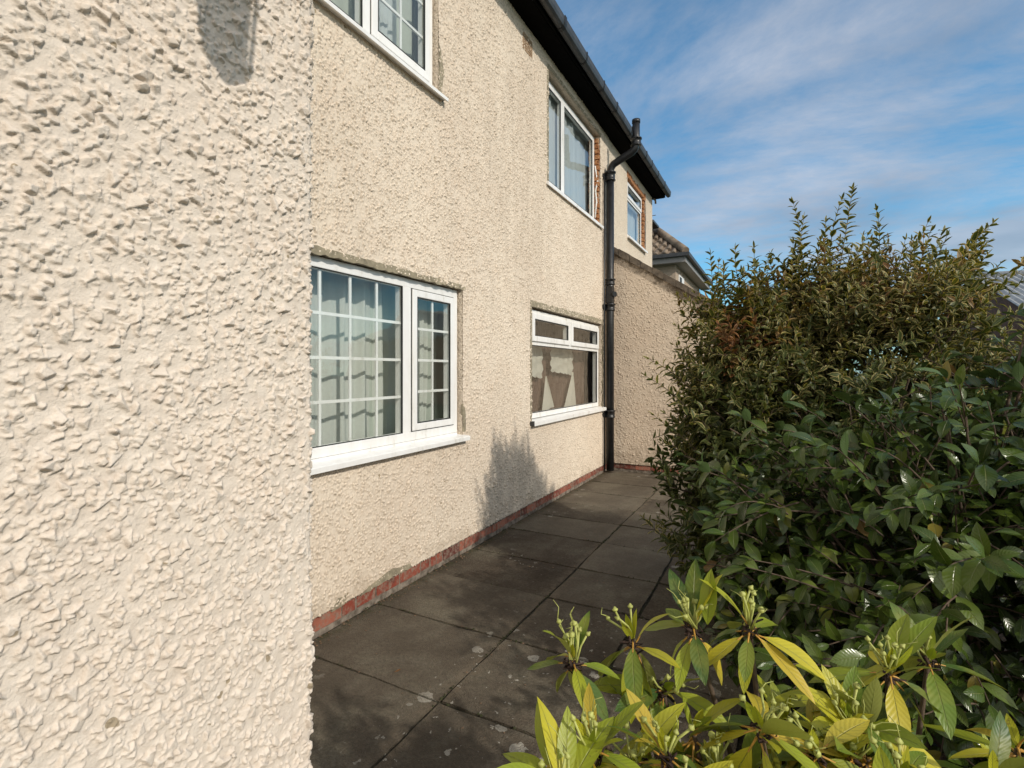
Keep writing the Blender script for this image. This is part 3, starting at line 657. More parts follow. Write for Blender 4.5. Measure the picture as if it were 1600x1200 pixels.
BM().tube([(px_+0.375, py_, 4.95), (px_+0.375, py_, 4.952), (px_+0.375, py_, 5.0)], [0.05, 0.058, 0.058], 18).obj('vent_cap', M['pipe'], sp_)
for zz_ in (4.26, 2.38, 0.84):
    BM().box(0.001, 0.03, py_-0.115, py_+0.115, zz_-0.03, zz_+0.03, 0.004).obj('pipe_clip', M['pipe'], sp_)
b = BM(); b.tube([(px_+0.04, py_-0.02, 2.56), (px_+0.085, py_-0.045, 2.56)], [0.045, 0.04], 14); b.box(px_-0.05, px_+0.05, py_-0.062, py_+0.05, 2.44, 2.68, 0.01); b.obj('access_cover', M['pipe'], sp_)
BM().tube([(0.03, py_-0.10, 0.05), (0.028, py_-0.095, 2.3), (0.03, py_-0.10, 4.25)], 0.012, 8).obj('waste_cable', M['pipe'], house)

# lean-to extension --------------------------------------------------------
zt = lambda x_: 3.30 - 0.634*x_
b = BM(); b.prism([(0.001, 7.4, 0.112), (2.6, 7.4, 0.112), (2.6, 7.4, zt(2.6)), (0.001, 7.4, zt(0))], (0, 0.11, 0)); ex = b.obj('extension_wall', M['ext'], house)
lip(ragged(1.9, 2.4, 0.03, 18, 0.086, 0.11), 7.3985, 0.03, 0.16, M['ext'], 'render_lip', 'y')
b = BM(); r_ = random.Random(9); n = 16
for k in range(n):
    xa = 0.002+2.6*k/n; xb = 0.002+2.6*(k+1)/n - 0.006; dz = r_.uniform(-.006, .006); t0 = 0.07+r_.uniform(-.01, .01)
    b.prism([(xa, 7.355, zt(xa)-0.045+dz), (xb, 7.355, zt(xb)-0.045+dz), (xb, 7.355, zt(xb)+t0-0.02), (xa, 7.355, zt(xa)+t0-0.02)], (0, 0.36, 0.0))
b.obj('coping', M['coping'], ex)
b = BM(); b.prism([(0.0, 7.52, zt(0)-0.02), (2.9, 7.52, zt(2.9)-0.02), (2.9, 7.52, zt(2.9)-0.10), (0.0, 7.52, zt(0)-0.10)], (0, 3.4, 0)); b.obj('extension_roof', M['rooftile'], ex)
BM().box(0.001, 2.6, 10.9, 10.95, 0, 1.6).obj('extension_back', M['ext'], ex)
b = BM(); b.poly([(1.06+0.05*math.cos(a)*1.3, 7.411, 0.06+0.04*math.sin(a)) for a in [k*math.pi/6 for k in range(12)]]); b.obj('mortar_patch', M['mortar'], ex)

# near wing: displaced roughcast --------------------------------------------
def stone_field(us, vs_, seed, dens, radii, probs, hk=(0.30, 0.85), slope=(1.2, 3.2), tsig=0.30, soft=0.35, base_amp=1.0):
    """height field of dashed stones (metres) on the tensor grid us x vs_"""
    rng = np.random.default_rng(seed); nx, ny = len(us), len(vs_); W_, H_ = us[-1]-us[0], vs_[-1]-vs_[0]; u0, v0 = us[0], vs_[0]
    def smooth_noise(cell):
        gx, gy = int(W_/cell)+3, int(H_/cell)+3; g_ = rng.random((gx, gy))
        xs = (us-u0)/cell; ys_ = (vs_-v0)/cell
        i = xs.astype(int); j = ys_.astype(int); fx = (xs-i); fy = (ys_-j); fx = fx*fx*(3-2*fx); fy = fy*fy*(3-2*fy)
        a = g_[np.ix_(i, j)]*(1-fx)[:, None] + g_[np.ix_(i+1, j)]*fx[:, None]
        c_ = g_[np.ix_(i, j+1)]*(1-fx)[:, None] + g_[np.ix_(i+1, j+1)]*fx[:, None]
        return a*(1-fy)[None, :] + c_*fy[None, :]
    base = base_amp*(0.0022*smooth_noise(0.022) + 0.0014*smooth_noise(0.009) + 0.005*smooth_noise(0.20))
    h = base.copy()
    for k in range(int(W_*H_*dens)):
        cx, cy = u0+rng.random()*W_, v0+rng.random()*H_
        r = rng.choice(radii, p=probs)*rng.uniform(0.85, 1.15)
        i0, i1 = np.searchsorted(us, (cx-1.6*r, cx+1.6*r)); j0, j1 = np.searchsorted(vs_, (cy-1.6*r, cy+1.6*r))
        if i1-i0 < 1 or j1-j0 < 1: continue
        X = (us[i0:i1]-cx)[:, None]; Y = (vs_[j0:j1]-cy)[None, :]
        th = rng.random()*6.283; el_ = rng.uniform(0.5, 1.0); ct, st_ = math.cos(th), math.sin(th)
        xr = X*ct+Y*st_; yr = (Y*ct-X*st_)/el_
        m = int(rng.integers(3, 7)); d = None; ph = rng.random()*6.283
        for q in range(m):
            a = ph + 6.283*q/m + rng.uniform(-.3, .3); e_ = xr*math.cos(a)+yr*math.sin(a) - r*rng.uniform(0.6, 1.05)
            d = e_ if d is None else np.maximum(d, e_)
        top = r*rng.uniform(*hk) + X*rng.normal(0, tsig) + Y*rng.normal(0, tsig)
        st = np.minimum(top, -d*rng.uniform(*slope)); bb = base[min(nx-1, (i0+i1)//2), min(ny-1, (j0+j1)//2)]
        loc = h[i0:i1, j0:j1]; h[i0:i1, j0:j1] = np.where(d < 0, np.maximum(loc, bb+st), loc)
    k_ = h.copy()   # a coat of masonry paint softens the stones
    k_[1:-1, 1:-1] = h[1:-1, 1:-1]*(1-soft) + soft*(h[:-2, 1:-1]+h[2:, 1:-1]+h[1:-1, :-2]+h[1:-1, 2:])/4
    fine = rng.random((nx, ny)); fine[1:-1, 1:-1] = (fine[:-2, 1:-1]+fine[2:, 1:-1]+fine[1:-1, :-2]+fine[1:-1, 2:])/4
    return k_ + fine*0.0009*base_amp
def grid_mesh(name, co, mat, parent, keep=None, hf=None):
    nx, ny = co.shape[:2]; me = bpy.data.meshes.new(name)
    idx = np.arange(nx*ny).reshape(nx, ny)
    q = np.stack([idx[:-1, :-1], idx[1:, :-1], idx[1:, 1:], idx[:-1, 1:]], -1)
    q = q[keep] if keep is not None else q.reshape(-1, 4)
    me.vertices.add(nx*ny); me.vertices.foreach_set('co', co.reshape(-1).astype(np.float32))
    me.loops.add(q.size); me.loops.foreach_set('vertex_index', q.reshape(-1).astype(np.int32))
    me.polygons.add(len(q)); me.polygons.foreach_set('loop_start', np.arange(0, q.size, 4, dtype=np.int32))
    me.update(); me.polygons.foreach_set('use_smooth', np.ones(len(q), dtype=bool)); me.materials.append(mat); me.update()
    if hf is not None:      # how deep each point lies below its surroundings: where grime and shade are painted
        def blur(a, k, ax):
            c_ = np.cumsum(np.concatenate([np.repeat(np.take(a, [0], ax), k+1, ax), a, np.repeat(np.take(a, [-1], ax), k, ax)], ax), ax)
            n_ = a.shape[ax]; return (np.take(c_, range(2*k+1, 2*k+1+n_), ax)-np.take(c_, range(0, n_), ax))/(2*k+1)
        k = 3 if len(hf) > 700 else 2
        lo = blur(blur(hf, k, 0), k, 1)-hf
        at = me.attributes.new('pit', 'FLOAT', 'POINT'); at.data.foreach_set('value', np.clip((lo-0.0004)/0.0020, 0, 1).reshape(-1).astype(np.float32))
    o = bpy.data.objects.new(name, me); C.objects.link(o); return par(o, parent)
# main wall face: real dashed stones over the part one can see well
yy = [1.60]
while yy[-1] < 7.395: yy.append(yy[-1] + min(0.013, 0.0032 + 0.0017*max(0, yy[-1]-2)))
zz_ = list(np.arange(0.108, 4.93, 0.0042))
for k_ in WIN.values():
    for e_, arr in ((k_[0], yy), (k_[1], yy), (k_[2], zz_), (k_[3], zz_)):
        i_ = int(np.argmin(np.abs(np.array(arr)-e_)))
        if abs(arr[i_]-e_) < 0.01: arr[i_] = e_
yy = np.array(sorted(set(yy))); zz_ = np.array(sorted(set(zz_)))
hf = stone_field(yy, zz_, 5, 4800, [0.0045, 0.006, 0.0085, 0.011], [0.3, 0.35, 0.25, 0.1], hk=(0.35, 0.95), slope=(1.4, 3.2), soft=0.0)
co = np.zeros((len(yy), len(zz_), 3)); co[:, :, 0] = hf-0.003; co[:, :, 1] = yy[:, None]; co[:, :, 2] = zz_[None, :]
r_ = np.random.default_rng(4); co[:, 0, 2] += r_.uniform(-.008, .012, len(yy)); co[:, 0, 0] = 0.001
keep = np.ones((len(yy)-1, len(zz_)-1), bool); ym = (yy[1:]+yy[:-1])/2; zm = (zz_[1:]+zz_[:-1])/2
for (a, b_, c_, d_) in WIN.values(): keep &= ~(((ym > a) & (ym < b_))[:, None] & ((zm > c_) & (zm < d_))[None, :])
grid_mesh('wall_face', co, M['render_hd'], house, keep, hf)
# lean-to end wall face
xx = np.arange(0.0, 1.9, 0.0055); z2 = np.arange(0.108, 3.34, 0.0055)
hf = stone_field(xx, z2, 6, 2600, [0.006, 0.008, 0.0105, 0.013], [0.3, 0.35, 0.25, 0.1], hk=(0.25, 0.6), slope=(0.9, 2.0), soft=0.2)
co = np.zeros((len(xx), len(z2), 3)); co[:, :, 0] = xx[:, None]; co[:, :, 1] = 7.4-hf+0.002; co[:, :, 2] = z2[None, :]
keep = (z2[:-1]+z2[1:])[None, :]/2 < (3.30-0.634*(xx[:-1]+xx[1:])/2)[:, None]
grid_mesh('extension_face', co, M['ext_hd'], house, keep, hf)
WX, WYE = 1.5, 0.66     # face plane and corner
STEP = 0.0014; FA, RET, rc = 0.82, 0.10, 0.014
ZA, ZB = 0.50, 2.42
arc = rc*math.pi/2; totW = FA + arc + RET
u = np.arange(int(totW/STEP)+1)*STEP; zv = np.arange(ZA, ZB, STEP)
hf = stone_field(u, zv, 11, 17000, [0.0022, 0.0036, 0.0056, 0.0080], [0.3, 0.35, 0.25, 0.10], hk=(0.35, 1.05), slope=(1.3, 4.5), tsig=0.36, soft=0.08)
nx, ny = hf.shape
px = np.zeros(nx); py = np.zeros(nx); nxv = np.zeros(nx); nyv = np.zeros(nx)
f1 = u <= FA; px[f1] = WX; py[f1] = WYE-rc-FA+u[f1]; nxv[f1] = 1
f2 = (u > FA) & (u <= FA+arc); an = (u[f2]-FA)/rc; px[f2] = WX-rc+rc*np.cos(an); py[f2] = WYE-rc+rc*np.sin(an); nxv[f2] = np.cos(an); nyv[f2] = np.sin(an)
f3 = u > FA+arc; px[f3] = WX-rc-(u[f3]-FA-arc); py[f3] = WYE; nyv[f3] = 1
dsp = hf*0.82 - 0.006
# gentle bell-out of the coat low on the corner
co = np.zeros((nx, ny, 3)); co[:, :, 0] = px[:, None]+nxv[:, None]*dsp; co[:, :, 1] = py[:, None]+nyv[:, None]*dsp + 0.006*np.exp(-((zv-0.98)/0.05)**2)[None, :]*(u > FA-0.02)[:, None]; co[:, :, 2] = zv[None, :]
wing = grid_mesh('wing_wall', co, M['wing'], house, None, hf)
yL = WYE-rc-FA
b = BM()
b.box(0.0, WX-0.03, -1.6, WYE-0.03, 0.0, 5.0)                      # core
b.box(WX-0.03, WX, -1.6, WYE, 0.0, ZA); b.box(WX-0.03, WX, -1.6, WYE, ZB, 5.0); b.box(WX-0.03, WX, -1.6, yL, ZA, ZB)
b.box(0.0, WX-0.03, WYE-0.03, WYE, 0.0, ZA); b.box(0.0, WX-0.03, WYE-0.03, WYE, ZB, 5.0); b.box(0.0, WX-rc-RET, WYE-0.03, WYE, ZA, ZB)
b.obj('wing_core', M['wing_far'], wing)
b = BM(); b.prism([(1.5-3.4, -1.7, 7.5), (1.85, -1.7, 4.98), (1.85, -1.7, 5.08), (1.5-3.4, -1.7, 7.6)], (0, WYE+1.95, 0)); b.box(1.5, 1.8, -1.7, WYE+0.2, 4.96, 4.98); b.obj('wing_roof', M['soffit'], wing)

# lantern shape added out of view, to cast a shadow patch on the wing
M['casterglass'] = simple('frosted_caster_glass', (0.5, 0.5, 0.45), 0.3)
b = BM(); b.tube([(1.505, 0.40, 2.36), (1.60, 0.40, 2.40), (1.70, 0.40, 2.385), (1.73, 0.40, 2.34)], 0.008, 8); b.tube([(1.51, .40, 2.36), (1.525, .40, 2.36)], 0.035, 14)
b.tube([(1.73, 0.40, 2.345), (1.73, 0.40, 2.33), (1.73, 0.40, 2.29)], [0.01, 0.02, 0.06], 6)
for k in range(6): b.tube([(1.73+.054*math.cos(k*1.047), .40+.054*math.sin(k*1.047), 2.29), (1.73+.036*math.cos(k*1.047), .40+.036*math.sin(k*1.047), 2.09)], 0.004, 5)
b.tube([(1.73, .40, 2.095), (1.73, .40, 2.08), (1.73, .40, 2.055)], [0.04, 0.038, 0.01], 6)
caster = b.obj('shadow_caster_lantern', M['gutter'], house)
BM().tube([(1.73, .40, 2.10), (1.73, .40, 2.285)], [0.034, 0.05], 6).obj('caster_glass', M['casterglass'], caster)

# curtains -------------------------------------------------------------
def curtain(name, mat, x, y0, y1, z0, z1, folds, amp, label, seed=0, taper=0.0, group=None):
    r_ = random.Random(seed); ph = [r_.uniform(0, 6.28) for _ in range(3)]; n = int((y1-y0)/0.012)+2; vs = []; fs = []; rows = 14
    for j in range(rows+1):
        v = j/rows
        for i in range(n+1):
            u_ = i/n; f_ = folds*u_*6.283
            d = amp*(math.sin(f_+ph[0]+0.6*math.sin(3*v)) + 0.5*math.sin(f_*2.3+ph[1]) + 0.3*math.sin(f_*0.45+ph[2]))
            vs.append((x+d, y0+(y1-y0)*u_+0.006*math.sin(f_*1.3+4*v) - taper*(v**2)*(u_-0.5)*(y1-y0), z0+(z1-z0)*(1-v)))
    for j in range(rows):
        for i in range(n): a = j*(n+1)+i; fs.append((a, a+1, a+n+2, a+n+1))
    return tag(mesh_obj(name, vs, fs, mat, None, True), label, 'curtain', group)
curtain('curtain', M['net'], -0.24, 0.98, 2.775, 0.99, 2.12, 9, 0.022, 'pale green sheer curtain filling the left of the grid window', 1)
curtain('curtain', M['net'], -0.24, 2.96, 3.31, 0.99, 2.12, 3, 0.015, 'narrow pale sheer curtain behind the right opening light of the grid window', 2, 0.1)
curtain('curtain', M['net_dim'], -0.27, 2.5, 4.1, 0.99, 2.12, 7, 0.02, 'dull grey green curtain set back at the right of the grid window', 3)
curtain('curtain', M['net_blue'], -0.15, 2.45, 2.80, 3.55, 4.75, 4, 0.018, 'pleated pale curtain in the nearest upper window', 4)
curtain('curtain', M['net_dim'], -0.20, 1.0, 3.4, 3.55, 4.75, 9, 0.012, 'grey curtain hanging behind the pleated one in the nearest upper window', 5)
curtain('curtain', M['net_blue'], -0.15, 5.15, 6.40, 3.55, 4.8, 5, 0.014, 'pale voile at the left of the two light upper window', 6)
curtain('curtain', M['net_blue'], -0.19, 6.35, 7.3, 3.55, 4.8, 3, 0.012, 'pale voile at the right of the two light upper window', 7)
curtain('curtain', M['net_blue'], -0.15, 8.5, 9.9, 3.72, 4.8, 3, 0.006, 'pale blue grey sheet added for the sky reflection in the small far upper window', 8)  # flat sheet added behind the glass in place of reflected sky
curtain('curtain', M['brown_cloth'], -0.27, 4.7, 7.5, 0.99, 2.15, 14, 0.010, 'dark brown blind across the window beside the black pipe', 9)
# cream swags and tails
def swag(y0, y1, z_top, z_bot, label, seed):
    r_ = random.Random(seed); n = 40; rows = 8; vs = []; fs = []
    for j in range(rows+1):
        v = j/rows
        for i in range(n+1):
            u_ = i/n; zb = z_bot - 0.015*abs(math.sin(u_*math.pi*5)) - 0.05*(u_-0.5)
            vs.append((-0.20+0.012*math.sin(v*16+u_*9)+0.006*math.sin(u_*30), y0+(y1-y0)*u_, z_top+(zb-z_top)*v))
    for j in range(rows):
        for i in range(n): a = j*(n+1)+i; fs.append((a, a+1, a+n+2, a+n+1))
    tag(mesh_obj('pelmet', vs, fs, M['cream_cloth'], None, True), label, 'curtain')
swag(4.75, 5.47, 1.76, 1.41, 'left cream scalloped swag in the window beside the black pipe', 1)
swag(5.70, 6.46, 1.755, 1.44, 'right cream scalloped swag in the window beside the black pipe', 2)
def tail(pts, label):
    vs = []; 
    (a, c_, d_) = pts; n = 8; rows = 8; vs = []; fs = []
    for j in range(rows+1):
        v = j/rows; l = (a[0]+(c_[0]-a[0])*v, a[1]+(c_[1]-a[1])*v); r = (a[0]+(d_[0]-a[0])*v, a[1]+(d_[1]-a[1])*v)
        for i in range(n+1):
            u_ = i/n; vs.append((-0.21+0.014*math.sin(u_*14), l[0]+(r[0]-l[0])*u_, l[1]+(r[1]-l[1])*u_))
    for j in range(rows):
        for i in range(n): q = j*(n+1)+i; fs.append((q, q+1, q+n+2, q+n+1))
    tag(mesh_obj('curtain', vs, fs, M['cream_cloth'], None, True), label, 'curtain')
tail([(5.57, 1.40), (5.46, 0.985), (5.80, 1.02)], 'left cream triangular curtain tail in the window beside the black pipe')
tail([(6.46, 1.45), (6.15, 0.985), (6.56, 0.99)], 'right cream triangular curtain tail in the window beside the black pipe')

# ------------------------------------------------------------ plants
def leaf_mesh(name, mat, parent, P, D, U, L, Wd, droop, rnd_, fold=0.35, rows=5, shape=0.45, wave=0.0, seed=0):
    """many folded, curved leaves as one mesh"""
    rng = np.random.default_rng(seed); P, D, U, L, Wd, droop, rnd_ = [np.asarray(a, dtype=float) for a in (P, D, U, L, Wd, droop, rnd_)]
    n = len(P); D = D/np.linalg.norm(D, axis=1, keepdims=True); S = np.cross(D, U); S /= np.linalg.norm(S, axis=1, keepdims=True)+1e-9; U = np.cross(S, D)
    t = np.linspace(0, 1, rows+1); wprof = np.sin(np.pi*np.clip(t, 0, 1)**(0.5/ max(shape, 0.1)*0.9))**0.85; wprof[0] = 0.08; wprof[-1] = 0.0
    wprof = np.clip(wprof, 0, 1)
    cols = np.array([-1, 0, 1]); co = np.zeros((n, rows+1, 3, 3)); uv = np.zeros((rows+1, 3, 2))
    wv = rng.uniform(-1, 1, (n, rows+1, 3))*wave
    tw = rng.uniform(-0.5, 0.5, n)
    for i, ti in enumerate(t):
        lift = -droop*ti*ti
        ctr = P + D*(L*ti*(1-0.25*np.abs(droop)*ti))[:, None] + U*(L*lift)[:, None]
        ca, sa = np.cos(tw*ti), np.sin(tw*ti)
        Si = S*ca[:, None]+U*sa[:, None]; Ui = U*ca[:, None]-S*sa[:, None]
        for j, c_ in enumerate(cols):
            w_ = Wd*0.5*wprof[i]
            co[:, i, j] = ctr + Si*(w_*c_*math.cos(fold))[:, None] + Ui*(w_*abs(c_)*math.sin(fold) + wv[:, i, j]*Wd*abs(c_))[:, None]
            uv[i, j] = (0.5+0.5*c_, ti)
    V = co.reshape(-1, 3); per = (rows+1)*3
    q = []; 
    for i in range(rows):
        for j in range(2): a = i*3+j; q.append((a, a+1, a+4, a+3))
    q = np.array(q); Q = (q[None]+(np.arange(n)*per)[:, None, None]).reshape(-1, 4)
    me = bpy.data.meshes.new(name); me.vertices.add(len(V)); me.vertices.foreach_set('co', V.reshape(-1).astype(np.float32))
    me.loops.add(Q.size); me.loops.foreach_set('vertex_index', Q.reshape(-1).astype(np.int32))
    me.polygons.add(len(Q)); me.polygons.foreach_set('loop_start', np.arange(0, Q.size, 4, dtype=np.int32))
    me.update()
    me.polygons.foreach_set('use_smooth', np.ones(len(Q), dtype=bool))
    ul = me.uv_layers.new(name='UVMap'); uvf = uv.reshape(-1, 2)[q.reshape(-1)]; ul.data.foreach_set('uv', np.tile(uvf, (n, 1)).reshape(-1).astype(np.float32))
    at = me.attributes.new('rnd', 'FLOAT', 'POINT'); at.data.foreach_set('value', np.repeat(rnd_, per).astype(np.float32))
    me.materials.append(mat); me.update()
    o = bpy.data.objects.new(name, me); C.objects.link(o); return par(o, parent)
class Twigs:
    def __init__(s): s.v = []; s.f = []; s.n = 0
    def add(s, pts, r0, r1, seg=4):
        pts = [np.asarray(p, float) for p in pts]; m = len(pts); base = s.n
        for i, p in enumerate(pts):
            d = pts[min(i+1, m-1)]-pts[max(i-1, 0)]; d = d/(np.linalg.norm(d)+1e-9)
            a = np.cross(d, (0.3, 0.2, 0.93)); a /= np.linalg.norm(a)+1e-9; b_ = np.cross(d, a); r = r0+(r1-r0)*i/(m-1)
            for k in range(seg):
                t = 6.2832*k/seg; s.v.append(tuple(p+(a*math.cos(t)+b_*math.sin(t))*r))
        for i in range(m-1):
            for k in range(seg): s.f.append((base+i*seg+k, base+i*seg+(k+1) % seg, base+(i+1)*seg+(k+1) % seg, base+(i+1)*seg+k))
        s.n += m*seg
    def obj(s, name, mat, parent): return mesh_obj(name, s.v, s.f, mat, parent, True)
def nrmz(v): return v/(np.linalg.norm(v)+1e-9)
def bez(a, b, c_, n): return [(1-t)**2*a+2*t*(1-t)*b+t*t*c_ for t in np.linspace(0, 1, n)]
UP = np.array([0, 0, 1.0])
class Leaves:
    def __init__(s): s.P = []; s.D = []; s.U = []; s.L = []; s.W = []; s.dr = []; s.r = []
    def add(s, p, d, u, L, w, dr, r): s.P.append(p); s.D.append(d); s.U.append(u); s.L.append(L); s.W.append(w); s.dr.append(dr); s.r.append(r)
    def obj(s, name, mat, parent, **k): return leaf_mesh(name, mat, parent, s.P, s.D, s.U, s.L, s.W, s.dr, s.r, **k)
def shoot(rng, lv, tw, a, b, mid, gap, LL, ratio, ang, rnd_fn, first=0.15, opposite=True, upmix=0.5, droop=0.2, tw_r=0.003, taper=True):
    n = max(3, int(np.linalg.norm(b-a)/gap)); path = bez(a, mid, b, n+1); tw.add(path[::max(1, n//6)] + [path[-1]], tw_r, tw_r*0.35, 4)
    ph = rng.random()*6.28
    for i in range(int(n*first), n+1):
        p = path[i]; d = nrmz(path[min(i+1, n)]-path[max(i-1, 0)]); t = i/n
        s_ = np.cross(d, (0.31, 0.21, 0.92)); s_ = nrmz(s_); s2 = np.cross(d, s_)
        size = LL*(1.0 if not taper else (1.0-0.45*max(0, (t-0.6)/0.4)))*rng.uniform(0.8, 1.15)
        for k in ((0, 1) if opposite else (0,)):
            an = ph + (i*(math.pi/2) if opposite else i*2.4) + k*math.pi + rng.uniform(-.25, .25)
            rad = s_*math.cos(an)+s2*math.sin(an); A = ang*(1-0.45*t)+rng.uniform(-.2, .2)
            ld = nrmz(d*math.cos(A)+rad*math.sin(A)); un = nrmz(d*math.sin(A)-rad*math.cos(A)); un = nrmz(un*(1-upmix)+UP*upmix + rng.normal(0, .15, 3))
            lv.add(p, ld, un, size, size*ratio*rng.uniform(0.85, 1.15), droop*rng.uniform(0.2, 1.6), rnd_fn())
    lv.add(path[-1], nrmz(path[-1]-path[-2]), nrmz(rng.normal(0, 1, 3)+UP), LL*0.6, LL*0.6*ratio*0.8, 0.05, rnd_fn())

def rand_dir(rng): return nrmz(rng.normal(0, 1, 3))
# ---- variegated shrub (behind)
vs_ = empty('variegated_shrub', (2.6, 3.6, 0)); tag(vs_, 'tall shrub with small green leaves edged in cream, spiky top shoots against the sky', 'shrub')
rng = np.random.default_rng(21); lv, tw = Leaves(), Twigs()
ells = [((2.58, 3.55, 1.87), (0.84, 0.46, 0.38), 3.6), ((2.50, 3.62, 1.18), (0.90, 0.72, 0.98), 6), ((1.98, 3.30, 0.78), (0.46, 0.52, 0.78), 2), ((3.24, 3.80, 1.05), (0.66, 0.60, 0.81), 6.5), ((2.02, 3.30, 1.45), (0.44, 0.35, 0.66), 2.6), ((2.45, 3.45, 0.45), (0.85, 0.55, 0.45), 1.5)]
wsum = sum(e[2] for e in ells); base = np.array([2.6, 3.6, 0.0])
for e in ells:
    c_, r_ = np.array(e[0]), np.array(e[1])
    for k in range(int(3300*e[2]/wsum)):
        dr_ = rand_dir(rng); rad_ = rng.random()**0.45
        b_ = c_ + dr_*r_*rad_*rng.uniform(0.9, 1.06)
        if b_[2] < 0.10: b_[2] = 0.10+rng.random()*0.1
        if b_[0] < 1.52: b_[0] = 1.52+rng.random()*0.1
        out_ = nrmz(dr_*np.array([1, 1, 0.8]) + np.array([0, 0, 0.45]) + rng.normal(0, .38, 3)); Ls = rng.uniform(0.14, 0.30)
        a_ = b_ - out_*Ls; a_[2] = max(0.05, a_[2]); mid = (a_+b_)/2 + rng.normal(0, .02, 3) - UP*0.015
        hue = rng.random(); lowk = min(1, max(0, (1.75-b_[2])/0.7)); hue = min(1.3, hue*(1-0.75*lowk)*(1.25 if b_[2] > 1.9 else 1)); bronze = b_[2] > 1.75 and rng.random() < 0.16; big_ = 1+0.30*lowk
        red = (b_[0]-2.05)**2+(b_[1]-3.2)**2*0.6+(b_[2]-1.72)**2*1.2 < 0.035
        fn = (lambda: rng.uniform(0.9, 1.0)) if (red and rng.random() < 0.8) else (lambda: rng.uniform(0.84, 0.93)) if bronze else (lambda: min(0.9, max(0, 0.60*hue+(0.35-0.22*lowk)*rng.random())))
        shoot(rng, lv, tw, a_, b_, mid, 0.030*big_, rng.uniform(0.052, 0.078)*big_, 0.37+0.05*lowk, 1.0, fn, 0.1, True, 0.35, 0.35, 0.0022)
# spikes: tip, foot
spikes = [((2.323, 3.423, 2.44), (2.36, 3.46, 1.80), 9), ((2.629, 3.583, 2.52), (2.56, 3.60, 1.85), 4), ((2.755, 3.649, 2.40), (2.70, 3.66, 1.9), 3), ((3.02, 3.79, 2.33), (2.80, 3.72, 1.9), 4), ((3.10, 3.84, 2.28), (2.85, 3.74, 1.82), 3),
          ((3.36, 3.98, 2.33), (3.02, 3.82, 1.88), 5), ((3.32, 3.94, 2.27), (3.02, 3.82, 1.80), 6), ((3.27, 3.92, 2.20), (3.02, 3.80, 1.75), 6), ((1.891, 3.197, 2.14), (1.98, 3.25, 1.6), 3), ((2.02, 3.267, 2.17), (2.08, 3.3, 1.65), 4), ((2.117, 3.315, 2.18), (2.15, 3.33, 1.7), 3), ((2.49, 3.51, 2.33), (2.5, 3.55, 1.8), 5),
          ((1.559, 3.024, 1.43), (1.9, 3.15, 1.25), 3), ((1.575, 3.03, 1.53), (1.92, 3.15, 1.4), 2), ((1.60, 3.04, 1.20), (1.95, 3.15, 1.12), 3), ((1.73, 3.11, 1.61), (1.98, 3.2, 1.4), 3), ((1.64, 3.07, 1.05), (1.95, 3.2, 0.95), 3), ((1.50, 3.6, 0.42), (1.85, 3.55, 0.25), 2), ((1.45, 3.9, 0.35), (1.8, 3.7, 0.2), 2), ((1.47, 3.35, 0.5), (1.8, 3.4, 0.45), 2)]
for tip, foot, n in spikes:
    tip, foot = np.array(tip), np.array(foot)
    for k in range(max(1, int(n*0.8))):
        sp = 0.0 if k == 0 else 1.0; f0 = foot*0.65+tip*0.35
        t_ = tip + rng.normal(0, .04, 3)*sp*np.array([1, 1, .4]) - (tip-foot)*sp*(0.08+0.5*rng.random()); f_ = t_*0.35 + foot*0.65 + rng.normal(0, .05, 3) - (UP*0.1)
        shoot(rng, lv, tw, f_, t_, (f_+t_)/2+rng.normal(0, .04, 3), 0.027, 0.080, 0.38, 1.25, lambda: min(0.88, 0.2+0.6*rng.random()), 0.0, True, 0.3, 0.3, 0.003)
lv.obj('foliage', M['varieg'], vs_, rows=4, fold=0.40, shape=0.5, seed=1)
for k in range(46):
    c_ = ells[rng.integers(0, 4)]; e_ = np.array(c_[0]) + rand_dir(rng)*np.array(c_[1])*0.8; e_[2] = max(.3, e_[2])
    s_ = base + np.array([rng.normal(0, .10), rng.normal(0, .10), 0]); tw.add(bez(s_, s_*0.5+e_*0.5+np.array([0, 0, .25])-np.array([(e_[0]-s_[0])*.25, 0, 0]), e_, 9), 0.012, 0.004, 6)
for tip, foot, n in spikes[:13]:
    f_ = np.array(foot); s_ = base + np.array([rng.normal(0, .08), rng.normal(0, .08), 0]); tw.add(bez(s_, s_*0.4+f_*0.6+np.array([0, 0, .2]), f_, 9), 0.014, 0.005, 6)
tw.obj('stem', M['bark'], vs_)

# ---- camellia-like glossy shrub (middle right)
cs_ = empty('glossy_shrub', (2.85, 2.35, 0)); tag(cs_, 'dark green shrub with broad glossy leaves just behind the yellow green plant', 'shrub')
rng = np.random.default_rng(33); lv, tw = Leaves(), Twigs(); base = np.array([2.85, 2.4, 0.0])
ells = [((2.78, 2.30, 0.74), (0.86, 0.72, 0.72), 6), ((3.20, 2.60, 1.02), (0.58, 0.55, 0.70), 3.4), ((2.22, 2.42, 0.66), (0.38, 0.36, 0.50), 1.6)]
for e in ells:
    c_, r_ = np.array(e[0]), np.array(e[1])
    for k in range(int(95*e[2])):
        dr_ = rand_dir(rng); b_ = c_ + dr_*r_*(rng.random()**0.35)*rng.uniform(0.92, 1.08); b_[2] = max(0.12, b_[2])
        out_ = nrmz(dr_*np.array([1, 1, 0.45]) + np.array([0, 0, 0.18]) + rng.normal(0, .3, 3)); Ls = rng.uniform(0.14, 0.30); a_ = b_-out_*Ls; a_[2] = max(0.05, a_[2])
        mid = (a_+b_)/2 + UP*0.03
        shoot(rng, lv, tw, a_, b_, mid, 0.036, rng.uniform(0.065, 0.098), 0.46, 1.15, lambda: (rng.random()**1.2*0.9 if rng.random() > 0.02 else rng.uniform(.92, 1)), 0.1, False, 0.62, 0.35, 0.0032, False)
